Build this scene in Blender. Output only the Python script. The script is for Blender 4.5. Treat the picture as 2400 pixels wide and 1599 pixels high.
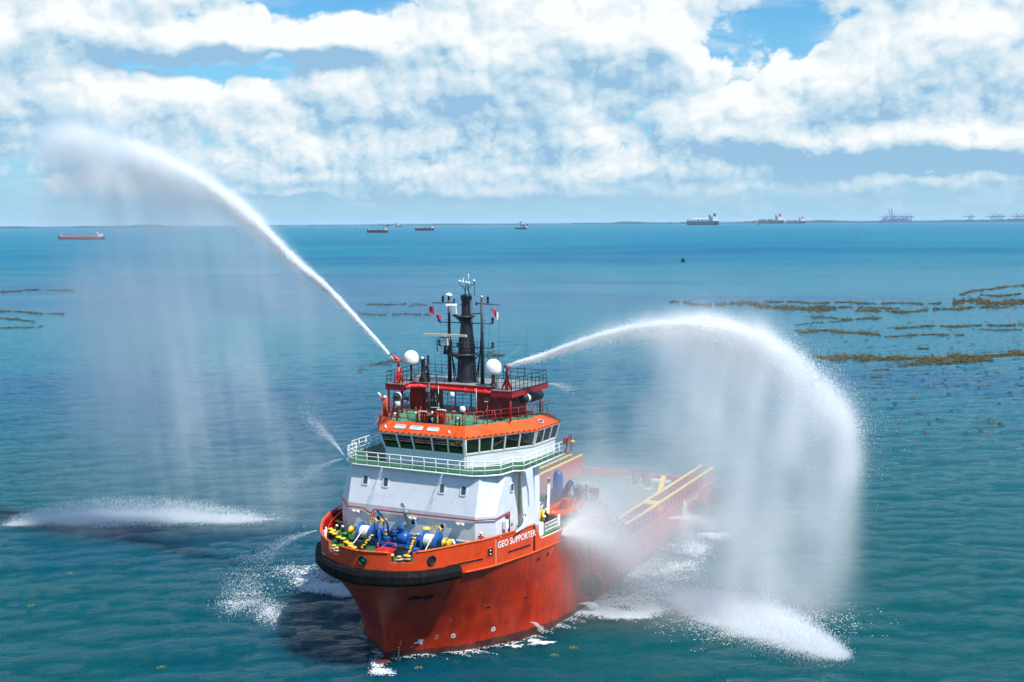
import bpy, bmesh, math, random
import numpy as np
from mathutils import Vector, Matrix, Euler
R = math.radians
scene = bpy.context.scene
for o in list(bpy.data.objects):
    bpy.data.objects.remove(o, do_unlink=True)
col = scene.collection
rng = np.random.default_rng(7)
random.seed(7)

# ------------------------------------------------------------------ camera, exposure, sun, sky
CAM_H, FPX = 35.6, 2700.0                     # metres above the sea, focal length in photo pixels (2400 wide)
PITCH, ROLL = math.atan((799.5 - 521.5) / FPX), math.atan(17 / 2400)
cam_d = bpy.data.cameras.new('camera')
cam_d.sensor_width = 36.0
cam_d.lens = 36.0 * FPX / 2400.0
cam_d.clip_start, cam_d.clip_end = 1.0, 200000.0
cam = bpy.data.objects.new('camera', cam_d)
col.objects.link(cam)
_fwd = Vector((0, math.cos(PITCH), -math.sin(PITCH)))
_q = _fwd.to_track_quat('-Z', 'Y')
cam.matrix_world = Matrix.Translation((0, 0, CAM_H)) @ _q.to_matrix().to_4x4() @ Matrix.Rotation(-ROLL, 4, 'Z')
scene.camera = cam

vs = scene.view_settings
vs.view_transform = 'Standard'; vs.look = 'None'; vs.gamma = 1.0; vs.exposure = 0.32
vs.use_curve_mapping = False
cy = scene.cycles
cy.use_denoising = True
cy.max_bounces = 10; cy.diffuse_bounces = 4; cy.glossy_bounces = 3; cy.transmission_bounces = 4
cy.transparent_max_bounces = 16; cy.volume_bounces = 6; cy.volume_step_rate = 2.0
cy.sample_clamp_indirect = 4.0
cy.caustics_reflective = False; cy.caustics_refractive = False

SUN_AZ, SUN_EL = R(132.0), R(57.0)            # azimuth clockwise from the view direction (+Y), elevation
SUN_DIR = Vector((math.sin(SUN_AZ) * math.cos(SUN_EL), math.cos(SUN_AZ) * math.cos(SUN_EL), math.sin(SUN_EL)))
sun_d = bpy.data.lights.new('sun', 'SUN')
sun_d.energy = 5.0; sun_d.angle = R(0.53); sun_d.color = (1.0, 0.96, 0.90)
sun = bpy.data.objects.new('sun', sun_d)
sun.rotation_euler = (-SUN_DIR).to_track_quat('-Z', 'Y').to_euler()
col.objects.link(sun)


class G:
    """small wrapper that writes shader node graphs as arithmetic"""
    def __init__(s, nt):
        s.nt = nt
    def node(s, t, **k):
        n = s.nt.nodes.new(t)
        for a, b in k.items():
            setattr(n, a, b)
        return n
    def link(s, a, b):
        s.nt.links.new(a, b)
    def put(s, sock, v):
        if isinstance(v, X): s.link(v.s, sock)
        elif isinstance(v, bpy.types.NodeSocket): s.link(v, sock)
        elif v is not None: sock.default_value = v
    def m(s, op, a, b=None, c=None, clamp=False):
        n = s.node('ShaderNodeMath', operation=op, use_clamp=clamp)
        s.put(n.inputs[0], a)
        if b is not None: s.put(n.inputs[1], b)
        if c is not None: s.put(n.inputs[2], c)
        return X(s, n.outputs[0])
    def sep(s, v):
        n = s.node('ShaderNodeSeparateXYZ'); s.put(n.inputs[0], v)
        return [X(s, o) for o in n.outputs]
    def comb(s, x=0.0, y=0.0, z=0.0):
        n = s.node('ShaderNodeCombineXYZ')
        for i, v in enumerate((x, y, z)): s.put(n.inputs[i], v)
        return X(s, n.outputs[0])
    def noise(s, vec, scale=1.0, detail=4.0, rough=0.5, dist=0.0, lac=2.0, out=0, dim='3D', kind='FBM'):
        n = s.node('ShaderNodeTexNoise', noise_dimensions=dim, noise_type=kind)
        s.put(n.inputs['Vector'], vec); s.put(n.inputs['Scale'], scale); s.put(n.inputs['Detail'], detail)
        s.put(n.inputs['Roughness'], rough); s.put(n.inputs['Distortion'], dist); s.put(n.inputs['Lacunarity'], lac)
        return X(s, n.outputs[out])
    def voro(s, vec, scale=1.0, detail=0.0, rough=0.5, feature='F1', rand=1.0, out='Distance', smooth=None, dim='3D'):
        n = s.node('ShaderNodeTexVoronoi', feature=feature, voronoi_dimensions=dim)
        s.put(n.inputs['Vector'], vec); s.put(n.inputs['Scale'], scale); s.put(n.inputs['Randomness'], rand)
        if 'Detail' in n.inputs: s.put(n.inputs['Detail'], detail); s.put(n.inputs['Roughness'], rough)
        if smooth is not None: s.put(n.inputs['Smoothness'], smooth)
        return X(s, n.outputs[out])
    def step(s, v, a, b, lo=0.0, hi=1.0, smooth=True):
        n = s.node('ShaderNodeMapRange', interpolation_type='SMOOTHSTEP' if smooth else 'LINEAR')
        for i, q in enumerate((v, a, b, lo, hi)): s.put(n.inputs[i], q)
        return X(s, n.outputs[0])
    def mix(s, f, a, b, mode='MIX'):
        n = s.node('ShaderNodeMix', data_type='RGBA', blend_type=mode)
        s.put(n.inputs[0], f)
        for i, q in ((6, a), (7, b)):
            if isinstance(q, (tuple, list)) and len(q) == 3: q = (*q, 1.0)
            s.put(n.inputs[i], q)
        return X(s, n.outputs[2])
    def ramp(s, f, stops):
        n = s.node('ShaderNodeValToRGB')
        e = n.color_ramp.elements
        while len(e) < len(stops): e.new(0.5)
        for i, (p, c) in enumerate(stops):
            e[i].position = p; e[i].color = (*c, 1.0) if len(c) == 3 else c
        s.put(n.inputs[0], f)
        return X(s, n.outputs[0])


class X:
    def __init__(s, g, sock): s.g, s.s = g, sock
    def _o(s, op, b): return s.g.m(op, s, b)
    def _r(s, op, a): return s.g.m(op, a, s)
    def __add__(s, b): return s._o('ADD', b)
    def __radd__(s, a): return s._r('ADD', a)
    def __sub__(s, b): return s._o('SUBTRACT', b)
    def __rsub__(s, a): return s._r('SUBTRACT', a)
    def __mul__(s, b): return s._o('MULTIPLY', b)
    def __rmul__(s, a): return s._r('MULTIPLY', a)
    def __truediv__(s, b): return s._o('DIVIDE', b)
    def __pow__(s, b): return s._o('POWER', b)
    def __neg__(s): return s._o('MULTIPLY', -1.0)
    def clamp(s): return s.g.m('ADD', s, 0.0, clamp=True)
    def max(s, b): return s._o('MAXIMUM', b)
    def min(s, b): return s._o('MINIMUM', b)
    def exp(s): return s.g.m('EXPONENT', s)
    def abs(s): return s.g.m('ABSOLUTE', s)


# ---- sky: physical sky with cumulus, all in directions (azimuth U and elevation V in degrees)
world = bpy.data.worlds.new('World')
scene.world = world
world.use_nodes = True
wt = world.node_tree
world.cycles.sampling_method = 'NONE'
wt.nodes.clear()


def cloud_group():
    ng = bpy.data.node_groups.new('cloud_density', 'ShaderNodeTree')
    ng.interface.new_socket('U', in_out='INPUT', socket_type='NodeSocketFloat')
    ng.interface.new_socket('V', in_out='INPUT', socket_type='NodeSocketFloat')
    ng.interface.new_socket('Density', in_out='OUTPUT', socket_type='NodeSocketFloat')
    ng.interface.new_socket('Mass', in_out='OUTPUT', socket_type='NodeSocketFloat')
    g = G(ng)
    gi, go = g.node('NodeGroupInput'), g.node('NodeGroupOutput')
    U, V = X(g, gi.outputs[0]), X(g, gi.outputs[1])
    # clouds flatten with distance: squeeze the elevation towards the horizon
    p = g.comb(U, V * 1.25, 3.7)
    warp = g.noise(p, 0.25, 2.0, 0.55, out=1, dim='2D')
    ws = g.sep(warp)
    wu, wv = U + (ws[0] - 0.5) * 2.4, V + (ws[1] - 0.5) * 1.3
    # broad heaps and gaps: (azimuth, elevation, half width, half height, weight)
    mass = None
    for (cu, cv, ru, rv, a) in CLOUD_MASSES:
        du = (wu - cu) * (1.0 / ru); dv = (wv - cv) * (1.0 / rv)
        e = (-(du * du + dv * dv)).exp() * a
        mass = e if mass is None else mass + e
    # the rest of the sky carries the same kind of cover
    out = g.step(U.abs(), 24.0, 34.0).max(g.step(V, 11.0, 15.0))
    broad = g.noise(g.comb(U, V * 1.6, 9.1), 0.085, 2.0, 0.5, dim='2D')
    mass = mass + out * g.step(broad, 0.46, 0.66, -0.25, 0.85)
    mass = mass - g.step(V, 13.0, 34.0) * 0.75                      # seen steeply, the gaps between the heaps open up
    big = g.noise(g.comb(wu, wv * 1.3, 1.3), 0.30, 3.0, 0.5, dim='2D')
    fine = g.noise(g.comb(U, V * 1.15, 0.0), 1.6, 2.0, 0.55, out=1, dim='2D')
    fs = g.sep(fine)
    bu, bv = U * 0.75 + wu * 0.25 + (fs[0] - 0.5) * 0.55, (V * 0.75 + wv * 0.25) * 1.12 + (fs[1] - 0.5) * 0.55
    d = mass + (big - 0.5) * 1.15
    hi = g.step(V, 1.5, 7.5)                                         # heaps shrink towards the horizon
    for sc, w0, w1 in ((0.42, 0.16, 0.62), (0.95, 0.36, 0.40), (2.1, 0.28, 0.15), (4.6, 0.12, 0.06)):
        f1 = g.voro(g.comb(bu + 3.1 * sc, bv * (1.25 if sc > 1 else 1.0) + sc, 0.0), sc, dim='2D')
        d = d + (0.40 - f1 * f1) * (hi * (w1 - w0) + w0)
    g.put(go.inputs[0], d); g.put(go.inputs[1], mass)
    return ng


def _pix(cx, cy, rx, ry, a):
    """from the 2353-wide view of the photograph to degrees of azimuth and elevation"""
    px, py = cx * 1.02, cy * 1.02
    k = 57.2958 / FPX
    return ((px - 1200) * k * 0.97, (521.5 - py) * k, rx * 1.02 * k, ry * 1.02 * k, a)


CLOUD_MASSES = [_pix(*q) for q in [
    (330, 105, 420, 50, 0.75), (700, 110, 260, 26, 0.75), (60, 200, 200, 130, 0.75), (330, 20, 230, 45, 0.55),
    (1270, 95, 290, 130, 1.1), (1050, 210, 240, 110, 0.9), (1480, 120, 170, 80, 0.55), (830, 230, 160, 60, 0.45),
    (640, 350, 200, 70, 0.6), (960, 360, 280, 60, 0.55), (1310, 310, 110, 80, 0.7), (330, 260, 220, 70, 0.6),
    (2230, 150, 260, 190, 1.3), (1960, 230, 210, 110, 0.9), (1700, 300, 190, 75, 0.75), (2100, 345, 330, 36, 0.9),
    (1560, 400, 350, 28, 0.45), (860, 415, 320, 26, 0.40), (320, 420, 240, 24, 0.40), (650, 448, 250, 14, 0.45), (1150, 442, 260, 16, 0.45), (1650, 440, 240, 14, 0.40), (2120, 425, 240, 14, 0.35),
    (800, 30, 190, 45, -0.55), (1800, 110, 150, 60, -0.75), (1460, 300, 70, 40, -0.5), (40, 430, 140, 40, -0.35),
    (480, 180, 200, 16, -0.45)]]


def build_sky():
    g = G(wt)
    tc = g.node('ShaderNodeTexCoord')
    d = g.sep(tc.outputs['Generated'])
    U = g.m('ARCTAN2', d[0], d[1]) * 57.2958
    V = g.m('ARCSINE', d[2]) * 57.2958
    sky = g.node('ShaderNodeTexSky', sky_type='NISHITA', sun_disc=False)
    sky.sun_elevation = SUN_EL; sky.sun_rotation = SUN_AZ
    sky.altitude = 0.0; sky.air_density = 1.0; sky.dust_density = 0.4; sky.ozone_density = 2.0
    ng = cloud_group()
    a = g.node('ShaderNodeGroup'); a.node_tree = ng
    g.put(a.inputs[0], U); g.put(a.inputs[1], V)
    b = g.node('ShaderNodeGroup'); b.node_tree = ng
    g.put(b.inputs[0], U + 0.26); g.put(b.inputs[1], V + 0.38)
    c3 = g.node('ShaderNodeGroup'); c3.node_tree = ng
    g.put(c3.inputs[0], U + 0.7); g.put(c3.inputs[1], V + 0.95)
    den, dens = X(g, a.outputs[0]), X(g, b.outputs[0])
    mass, masss = X(g, a.outputs[1]), X(g, c3.outputs[1])
    cover = g.step(den, 0.15, 0.40)
    # light falls from high on the right: a cloud is bright where it thins towards the sun
    den3 = X(g, c3.outputs[0])
    lit = ((den - dens) * 0.72 + (den - den3) * 0.30 + (mass - masss) * 0.60 + 0.45 + g.step(den, 0.20, 0.55, 0.14, 0.0)).clamp()
    ccol = g.ramp(lit, [(0.0, (0.34, 0.58, 0.82)), (0.30, (0.58, 0.79, 0.93)), (0.60, (0.86, 0.96, 1.02)), (0.92, (1.10, 1.12, 1.12))])
    # thin high veil behind the heaps, stretched along the horizon
    veil = g.noise(g.comb(U * 0.32, V * 1.5, 0.0), 0.8, 5.0, 0.6, dist=0.4, dim='2D')
    veil = g.step(veil, 0.40, 0.72, 0.0, 0.6) * g.step(mass, -0.5, 0.35)
    sk = g.node('ShaderNodeHueSaturation'); sk.inputs['Saturation'].default_value = 1.35
    sk.inputs['Value'].default_value = 0.105
    g.link(sky.outputs[0], sk.inputs['Color'])
    blue = g.mix(1.0, X(g, sk.outputs[0]), (0.95, 1.45, 1.55), 'MULTIPLY')
    blue = g.mix(g.step(V, 1.0, 13.0, 0.75, 0.0), blue, (0.27, 0.60, 0.90))
    c = g.mix(veil, blue, (0.80, 0.90, 0.96))
    c = g.mix(cover * 0.97, c, ccol)
    # damp air along the horizon
    c = g.mix(g.step(V, 0.0, 2.9, 1.0, 0.0) ** 1.1 * 0.86, c, (0.42, 0.68, 0.86))
    bg = g.node('ShaderNodeBackground'); bg.inputs['Strength'].default_value = 0.74
    g.put(bg.inputs['Color'], c)
    o = g.node('ShaderNodeOutputWorld')
    g.link(bg.outputs[0], o.inputs['Surface'])


build_sky()
# ------------------------------------------------------------------ helpers
SHIP_A = R(26.6)
SHIP_O = Vector((-10.6, 91.4, 0.0))           # foot of the stem on the water
FX, PY_ = Vector((-math.sin(SHIP_A), -math.cos(SHIP_A), 0)), Vector((math.cos(SHIP_A), -math.sin(SHIP_A), 0))
SHIP_RZ = math.atan2(FX.y, FX.x)


def S2W(x, y, z):
    return SHIP_O + FX * x + PY_ * y + Vector((0, 0, z))


def pix_ray(px, py):
    qx, qy = px - 1200.0, py - 799.5
    cr, sr = math.cos(ROLL), math.sin(ROLL)
    x, y = qx * cr - qy * sr, qx * sr + qy * cr
    c, s = math.cos(PITCH), math.sin(PITCH)
    u = -y / FPX
    return Vector((x / FPX, c + u * s, u * c - s))


def on_water(px, py, z=0.0):
    d = pix_ray(px, py)
    t = (z - CAM_H) / d.z
    return Vector((0, 0, CAM_H)) + d * t


def at_depth(px, py, Y):
    d = pix_ray(px, py)
    return Vector((0, 0, CAM_H)) + d * (Y / d.y)


class MB:
    def __init__(s):
        s.v, s.f, s.sm = [], [], []
    def add(s, vs, fs, smooth=False):
        b = len(s.v)
        s.v.extend([tuple(p) for p in vs])
        s.f.extend([tuple(i + b for i in q) for q in fs])
        s.sm.extend([smooth] * len(fs))
        return s
    def box(s, c, sz, rot=None):
        x, y, z = sz[0] / 2, sz[1] / 2, sz[2] / 2
        p = [Vector((a * x, b * y, d * z)) for a in (-1, 1) for b in (-1, 1) for d in (-1, 1)]
        if rot is not None: p = [rot @ q for q in p]
        c = Vector(c)
        return s.add([c + q for q in p], [(0, 1, 3, 2), (4, 6, 7, 5), (0, 4, 5, 1), (2, 3, 7, 6), (0, 2, 6, 4), (1, 5, 7, 3)])
    def bar(s, p0, p1, w, h, up=(0, 0, 1)):
        p0, p1 = Vector(p0), Vector(p1)
        d = (p1 - p0).normalized(); u = Vector(up)
        if abs(d.dot(u)) > 0.98: u = Vector((1, 0, 0))
        a = d.cross(u).normalized() * (w / 2); b = a.cross(d).normalized() * (h / 2)
        vs = [q + sa * a + sb * b for q in (p0, p1) for sa, sb in ((-1, -1), (1, -1), (1, 1), (-1, 1))]
        return s.add(vs, [(0, 1, 2, 3), (7, 6, 5, 4), (0, 4, 5, 1), (1, 5, 6, 2), (2, 6, 7, 3), (3, 7, 4, 0)])
    def cyl(s, p0, p1, r0, r1=None, n=10, smooth=True, caps=True):
        r1 = r0 if r1 is None else r1
        p0, p1 = Vector(p0), Vector(p1)
        d = (p1 - p0).normalized()
        u = Vector((0, 0, 1)) if abs(d.z) < 0.95 else Vector((1, 0, 0))
        a = d.cross(u).normalized(); b = d.cross(a)
        ring = [(math.cos(2 * math.pi * i / n), math.sin(2 * math.pi * i / n)) for i in range(n)]
        vs = [p0 + (a * c + b * q) * r0 for c, q in ring] + [p1 + (a * c + b * q) * r1 for c, q in ring]
        s.add(vs, [(i, i + n, (i + 1) % n + n, (i + 1) % n) for i in range(n)], smooth)
        if caps:
            k = len(s.v) - 2 * n
            s.f.append(tuple(k + i for i in range(n))); s.f.append(tuple(k + n + i for i in reversed(range(n)))); s.sm += [False, False]
        return s
    def tube(s, pts, r, n=6, closed=False, smooth=True):
        pts = [Vector(p) for p in pts]; m = len(pts)
        rad = r if isinstance(r, (list, tuple)) else [r] * m
        vs, ref = [], None
        for i, p in enumerate(pts):
            a = pts[(i - 1) % m] if (i or closed) else p
            b = pts[(i + 1) % m] if (i < m - 1 or closed) else p
            d = (b - a).normalized()
            if ref is None:
                ref = d.cross(Vector((0, 0, 1)) if abs(d.z) < 0.9 else Vector((1, 0, 0))).normalized()
            ref = (ref - d * ref.dot(d)).normalized()
            w = d.cross(ref)
            vs += [p + (ref * math.cos(2 * math.pi * k / n) + w * math.sin(2 * math.pi * k / n)) * rad[i] for k in range(n)]
        fs = []
        for i in range(m if closed else m - 1):
            j = (i + 1) % m
            fs += [(i * n + k, i * n + (k + 1) % n, j * n + (k + 1) % n, j * n + k) for k in range(n)]
        base = len(s.v)
        s.add(vs, fs, smooth)
        if not closed:
            s.f.append(tuple(base + k for k in reversed(range(n)))); s.f.append(tuple(base + (m - 1) * n + k for k in range(n))); s.sm += [False, False]
        return s
    def lathe(s, prof, o=(0, 0, 0), axis=(0, 0, 1), n=16, smooth=True):
        o = Vector(o); d = Vector(axis).normalized()
        u = Vector((0, 0, 1)) if abs(d.z) < 0.95 else Vector((1, 0, 0))
        a = d.cross(u).normalized(); b = d.cross(a)
        vs = []
        for r, z in prof:
            vs += [o + d * z + (a * math.cos(2 * math.pi * k / n) + b * math.sin(2 * math.pi * k / n)) * max(r, 1e-4) for k in range(n)]
        fs = [(i * n + k, i * n + (k + 1) % n, (i + 1) * n + (k + 1) % n, (i + 1) * n + k) for i in range(len(prof) - 1) for k in range(n)]
        return s.add(vs, fs, smooth)
    def prism(s, poly, z0, z1, caps=True):
        n = len(poly)
        vs = [(x, y, z0) for x, y in poly] + [(x, y, z1) for x, y in poly]
        fs = [(i, (i + 1) % n, (i + 1) % n + n, i + n) for i in range(n)]
        if caps: fs += [tuple(reversed(range(n))), tuple(range(n, 2 * n))]
        return s.add(vs, fs)
    def quad(s, *p): return s.add(p, [tuple(range(len(p)))])
    def plate(s, pts, t):
        """polygon (3-D points) given the thickness t along its normal"""
        p = [Vector(q) for q in pts]; n = len(p)
        nr = (p[1] - p[0]).cross(p[2] - p[0]).normalized() * t
        fs = [(i, (i + 1) % n, (i + 1) % n + n, i + n) for i in range(n)] + [tuple(reversed(range(n))), tuple(range(n, 2 * n))]
        return s.add(p + [q + nr for q in p], fs)
    def loft(s, rings, smooth=True, close=False):
        n = len(rings[0]); vs = [p for r in rings for p in r]
        fs = [(i * n + k, i * n + (k + 1) % n, (i + 1) * n + (k + 1) % n, (i + 1) * n + k) for i in range(len(rings) - 1) for k in range(n if close else n - 1)]
        return s.add(vs, fs, smooth)
    def ball(s, c, r, n=12, m=8, sz=(1, 1, 1)):
        c = Vector(c); vs, fs = [], []
        for i in range(m + 1):
            t = math.pi * i / m
            for k in range(n):
                a = 2 * math.pi * k / n
                vs.append(c + Vector((math.sin(t) * math.cos(a) * sz[0], math.sin(t) * math.sin(a) * sz[1], math.cos(t) * sz[2])) * r)
        fs = [(i * n + k, (i + 1) * n + k, (i + 1) * n + (k + 1) % n, i * n + (k + 1) % n) for i in range(m) for k in range(n)]
        return s.add(vs, fs, True)
    def mesh(s, name):
        me = bpy.data.meshes.new(name)
        me.from_pydata(s.v, [], s.f)
        me.polygons.foreach_set('use_smooth', s.sm)
        me.validate(); me.update()
        bm = bmesh.new(); bm.from_mesh(me)
        bmesh.ops.remove_doubles(bm, verts=bm.verts, dist=1e-5)
        bmesh.ops.recalc_face_normals(bm, faces=bm.faces)
        bm.to_mesh(me); bm.free()
        return me
    def build(s, name, mat, parent=None, loc=None):
        return put(name, s.mesh(name), mat, parent, loc)


def put(name, me, mat, parent=None, loc=None, rz=None):
    if not me.materials and mat is not None: me.materials.append(mat)
    o = bpy.data.objects.new(name, me); col.objects.link(o)
    if parent is not None: o.parent = parent
    if loc is not None: o.location = loc
    if rz is not None: o.rotation_euler = (0, 0, rz)
    return o


def empty(name, loc=(0, 0, 0), rz=0.0, parent=None):
    o = bpy.data.objects.new(name, None); col.objects.link(o)
    o.location = loc; o.rotation_euler = (0, 0, rz); o.empty_display_size = 0.5
    if parent is not None: o.parent = parent
    return o


def tag(o, label=None, cat=None, group=None, kind=None):
    for k, v in (('label', label), ('category', cat), ('group', group), ('kind', kind)):
        if v: o[k] = v
    return o


def np_mesh(name, verts, faces, mat, smooth=False):
    """large meshes straight from numpy arrays (all faces the same size)"""
    me = bpy.data.meshes.new(name)
    nv, (nf, k) = len(verts), faces.shape
    me.vertices.add(nv); me.vertices.foreach_set('co', np.ascontiguousarray(verts, np.float32).ravel())
    me.loops.add(nf * k); me.loops.foreach_set('vertex_index', np.ascontiguousarray(faces, np.int32).ravel())
    me.polygons.add(nf); me.polygons.foreach_set('loop_start', np.arange(0, nf * k, k, dtype=np.int32))
    me.polygons.foreach_set('use_smooth', np.full(nf, smooth))
    me.update(calc_edges=True)
    me.materials.append(mat)
    o = bpy.data.objects.new(name, me); col.objects.link(o)
    return o


# ------------------------------------------------------------------ materials
MAT = {}


def mat(name, c, rough=0.5, metal=0.0, vary=0.12, scale=1.5, bump=0.0, spec=0.5, dirt=None, dirt_amt=0.0, coat=0.0, streak=0.0, seams=0.0):
    """painted or bare surface: slow tone changes, patches of dirt, optional run-off streaks"""
    m = bpy.data.materials.new(name); m.use_nodes = True
    nt = m.node_tree; nt.nodes.clear(); g = G(nt)
    tc = g.node('ShaderNodeTexCoord').outputs['Object']
    b = g.node('ShaderNodeBsdfPrincipled')
    n1 = g.noise(tc, scale, 5.0, 0.6)
    cc = g.mix(g.step(n1, 0.3, 0.7), tuple(x * (1 - vary) for x in c), tuple(min(1, x * (1 + vary)) for x in c))
    if dirt_amt:
        d = g.noise(tc, scale * 0.7, 6.0, 0.7)
        cc = g.mix(g.step(d, 0.52, 0.78, 0, dirt_amt), cc, dirt or (0.09, 0.06, 0.045))
    if streak:
        p = g.sep(tc)
        st = g.noise(g.comb(p[0] * 2.6, p[1] * 2.6, p[2] * 0.22), 1.0, 4.0, 0.65)
        cc = g.mix(g.step(st, 0.56, 0.78, 0, streak), cc, dirt or (0.09, 0.05, 0.03))
    if seams:
        p = g.sep(tc)
        sl = g.step(g.m('PINGPONG', p[1] + p[0] * 0.9, 1.1), 0.0, 0.03, 1.0, 0.0).max(g.step(g.m('PINGPONG', p[2] + 0.35, 0.8), 0.0, 0.03, 1.0, 0.0))
        cc = g.mix(sl * seams, cc, tuple(x * 0.55 for x in c))
        ru = g.noise(g.comb(p[0] * 3.5, p[1] * 3.5, p[2] * 0.3), 1.0, 4.0, 0.7)
        cc = g.mix(g.step(ru, 0.66, 0.80, 0, 0.55), cc, (0.34, 0.20, 0.11))
    g.put(b.inputs['Base Color'], cc)
    g.put(b.inputs['Roughness'], g.step(n1, 0.2, 0.8, rough * 0.85, min(1, rough * 1.2)))
    b.inputs['Metallic'].default_value = metal
    b.inputs['Specular IOR Level'].default_value = spec
    b.inputs['Coat Weight'].default_value = coat
    if bump:
        bp = g.node('ShaderNodeBump'); bp.inputs['Strength'].default_value = 0.5; bp.inputs['Distance'].default_value = bump
        g.put(bp.inputs['Height'], g.noise(tc, scale * 6, 4.0, 0.6)); g.link(bp.outputs[0], b.inputs['Normal'])
    o = g.node('ShaderNodeOutputMaterial'); g.link(b.outputs[0], o.inputs['Surface'])
    MAT[name] = m
    return m


def hull_paint():
    m = bpy.data.materials.new('hull_paint'); m.use_nodes = True
    nt = m.node_tree; nt.nodes.clear(); g = G(nt)
    tc = g.node('ShaderNodeTexCoord').outputs['Object']
    p = g.sep(tc)
    b = g.node('ShaderNodeBsdfPrincipled')
    n1 = g.noise(tc, 0.35, 6.0, 0.62)
    c = g.mix(g.step(n1, 0.30, 0.72), (0.29, 0.011, 0.002), (0.55, 0.036, 0.003))  # base paint, deepened to carry the shade under the bow flare
    # patches touched up with a deeper red
    n2 = g.noise(g.comb(p[0] * 0.30, p[1] * 0.3, p[2] * 0.16), 1.0, 3.0, 0.5)
    c = g.mix(g.step(n2, 0.52, 0.60, 0, 0.55), c, (0.40, 0.028, 0.008))
    # rust and soot runs down the plating
    s1 = g.noise(g.comb(p[0] * 3.0, p[1] * 3.0, p[2] * 0.16), 1.0, 5.0, 0.65)
    c = g.mix(g.step(s1, 0.48, 0.76, 0, 0.88), c, (0.10, 0.018, 0.008))
    s2 = g.noise(g.comb(p[0] * 1.7, p[1] * 1.7, p[2] * 0.9), 2.0, 6.0, 0.7)
    c = g.mix(g.step(s2, 0.62, 0.74, 0, 0.8) * g.step(p[2], 2.6, 0.4), c, (0.05, 0.018, 0.012))
    # seams between the shell plates
    sx = g.m('PINGPONG', p[0] + g.m('FLOOR', p[2] * 0.55) * 1.3, 1.45); sz = g.m('PINGPONG', p[2], 0.9)
    seam = g.step(sx, 0.0, 0.035, 1.0, 0.0).max(g.step(sz, 0.0, 0.03, 1.0, 0.0))
    c = g.mix(seam * 0.6, c, (0.14, 0.012, 0.006))
    # pale scuffs
    s3 = g.noise(g.comb(p[0] * 0.8 + p[2] * 0.7, p[1], p[2] * 0.4), 1.6, 5.0, 0.7)
    c = g.mix(g.step(s3, 0.60, 0.80, 0, 0.42), c, (0.78, 0.30, 0.18))
    # anti-fouling below the load line
    e = g.noise(tc, 1.2, 4.0, 0.6)
    c = g.mix(g.step(p[2] + (e - 0.5) * 0.25, 0.62, 0.56), c, g.mix(g.step(e, 0.4, 0.65), (0.055, 0.016, 0.014), (0.115, 0.03, 0.026)))
    g.put(b.inputs['Base Color'], c)
    g.put(b.inputs['Roughness'], g.step(n1, 0.2, 0.8, 0.30, 0.5))
    # shell plates dished between their frames
    bp = g.node('ShaderNodeBump'); bp.inputs['Strength'].default_value = 0.6; bp.inputs['Distance'].default_value = 0.06
    fr = g.m('PINGPONG', p[0], 0.35)
    g.put(bp.inputs['Height'], fr * 0.6 + g.noise(tc, 0.9, 3.0, 0.5) * 1.2)
    g.link(bp.outputs[0], b.inputs['Normal'])
    o = g.node('ShaderNodeOutputMaterial'); g.link(b.outputs[0], o.inputs['Surface'])
    MAT['hull'] = m


def glass_mat():
    m = bpy.data.materials.new('window_glass'); m.use_nodes = True
    nt = m.node_tree; nt.nodes.clear(); g = G(nt)
    tr = g.node('ShaderNodeBsdfTransparent'); tr.inputs[0].default_value = (0.17, 0.23, 0.23, 1)
    gl = g.node('ShaderNodeBsdfGlossy'); gl.inputs['Roughness'].default_value = 0.02
    gl.inputs['Color'].default_value = (0.9, 0.97, 0.98, 1)
    fr = g.node('ShaderNodeFresnel'); fr.inputs[0].default_value = 1.55
    mx = g.node('ShaderNodeMixShader')
    g.put(mx.inputs[0], X(g, fr.outputs[0]) * 1.3 + 0.03)
    g.link(tr.outputs[0], mx.inputs[1]); g.link(gl.outputs[0], mx.inputs[2])
    o = g.node('ShaderNodeOutputMaterial'); g.link(mx.outputs[0], o.inputs['Surface'])
    MAT['glass'] = m


hull_paint(); glass_mat()
RUST = (0.16, 0.06, 0.025)
mat('orange', (0.66, 0.085, 0.010), 0.42, scale=0.8, dirt=(0.25, 0.05, 0.015), dirt_amt=0.45, streak=0.25)
mat('bulwark', (0.62, 0.055, 0.007), 0.42, scale=0.7, dirt=(0.22, 0.03, 0.01), dirt_amt=0.5, streak=0.45)
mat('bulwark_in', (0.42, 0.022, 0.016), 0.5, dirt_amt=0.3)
mat('red', (0.30, 0.009, 0.010), 0.38, dirt=(0.12, 0.01, 0.01), dirt_amt=0.35, streak=0.25)
mat('bright_red', (0.62, 0.02, 0.018), 0.35)
mat('white', (0.66, 0.70, 0.74), 0.42, vary=0.035, scale=0.7, dirt=(0.46, 0.45, 0.42), dirt_amt=0.45, streak=0.35, seams=0.30)
mat('rail_white', (0.78, 0.80, 0.80), 0.45, vary=0.05, dirt=RUST, dirt_amt=0.2)
mat('deck_green', (0.018, 0.105, 0.040), 0.6, vary=0.35, scale=0.9, dirt=(0.05, 0.07, 0.04), dirt_amt=0.6)
mat('top_green', (0.07, 0.25, 0.15), 0.6, vary=0.25, scale=0.9, dirt=(0.10, 0.16, 0.12), dirt_amt=0.5)
mat('bright_green', (0.02, 0.24, 0.04), 0.45, vary=0.2, dirt_amt=0.3)
mat('black', (0.012, 0.013, 0.015), 0.5, vary=0.3)
mat('mast_black', (0.016, 0.019, 0.024), 0.45, vary=0.3, dirt=(0.06, 0.055, 0.05), dirt_amt=0.3)
mat('rubber', (0.006, 0.006, 0.007), 0.75, spec=0.2, vary=0.4, bump=0.02, dirt=(0.06, 0.06, 0.06), dirt_amt=0.25)
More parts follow.
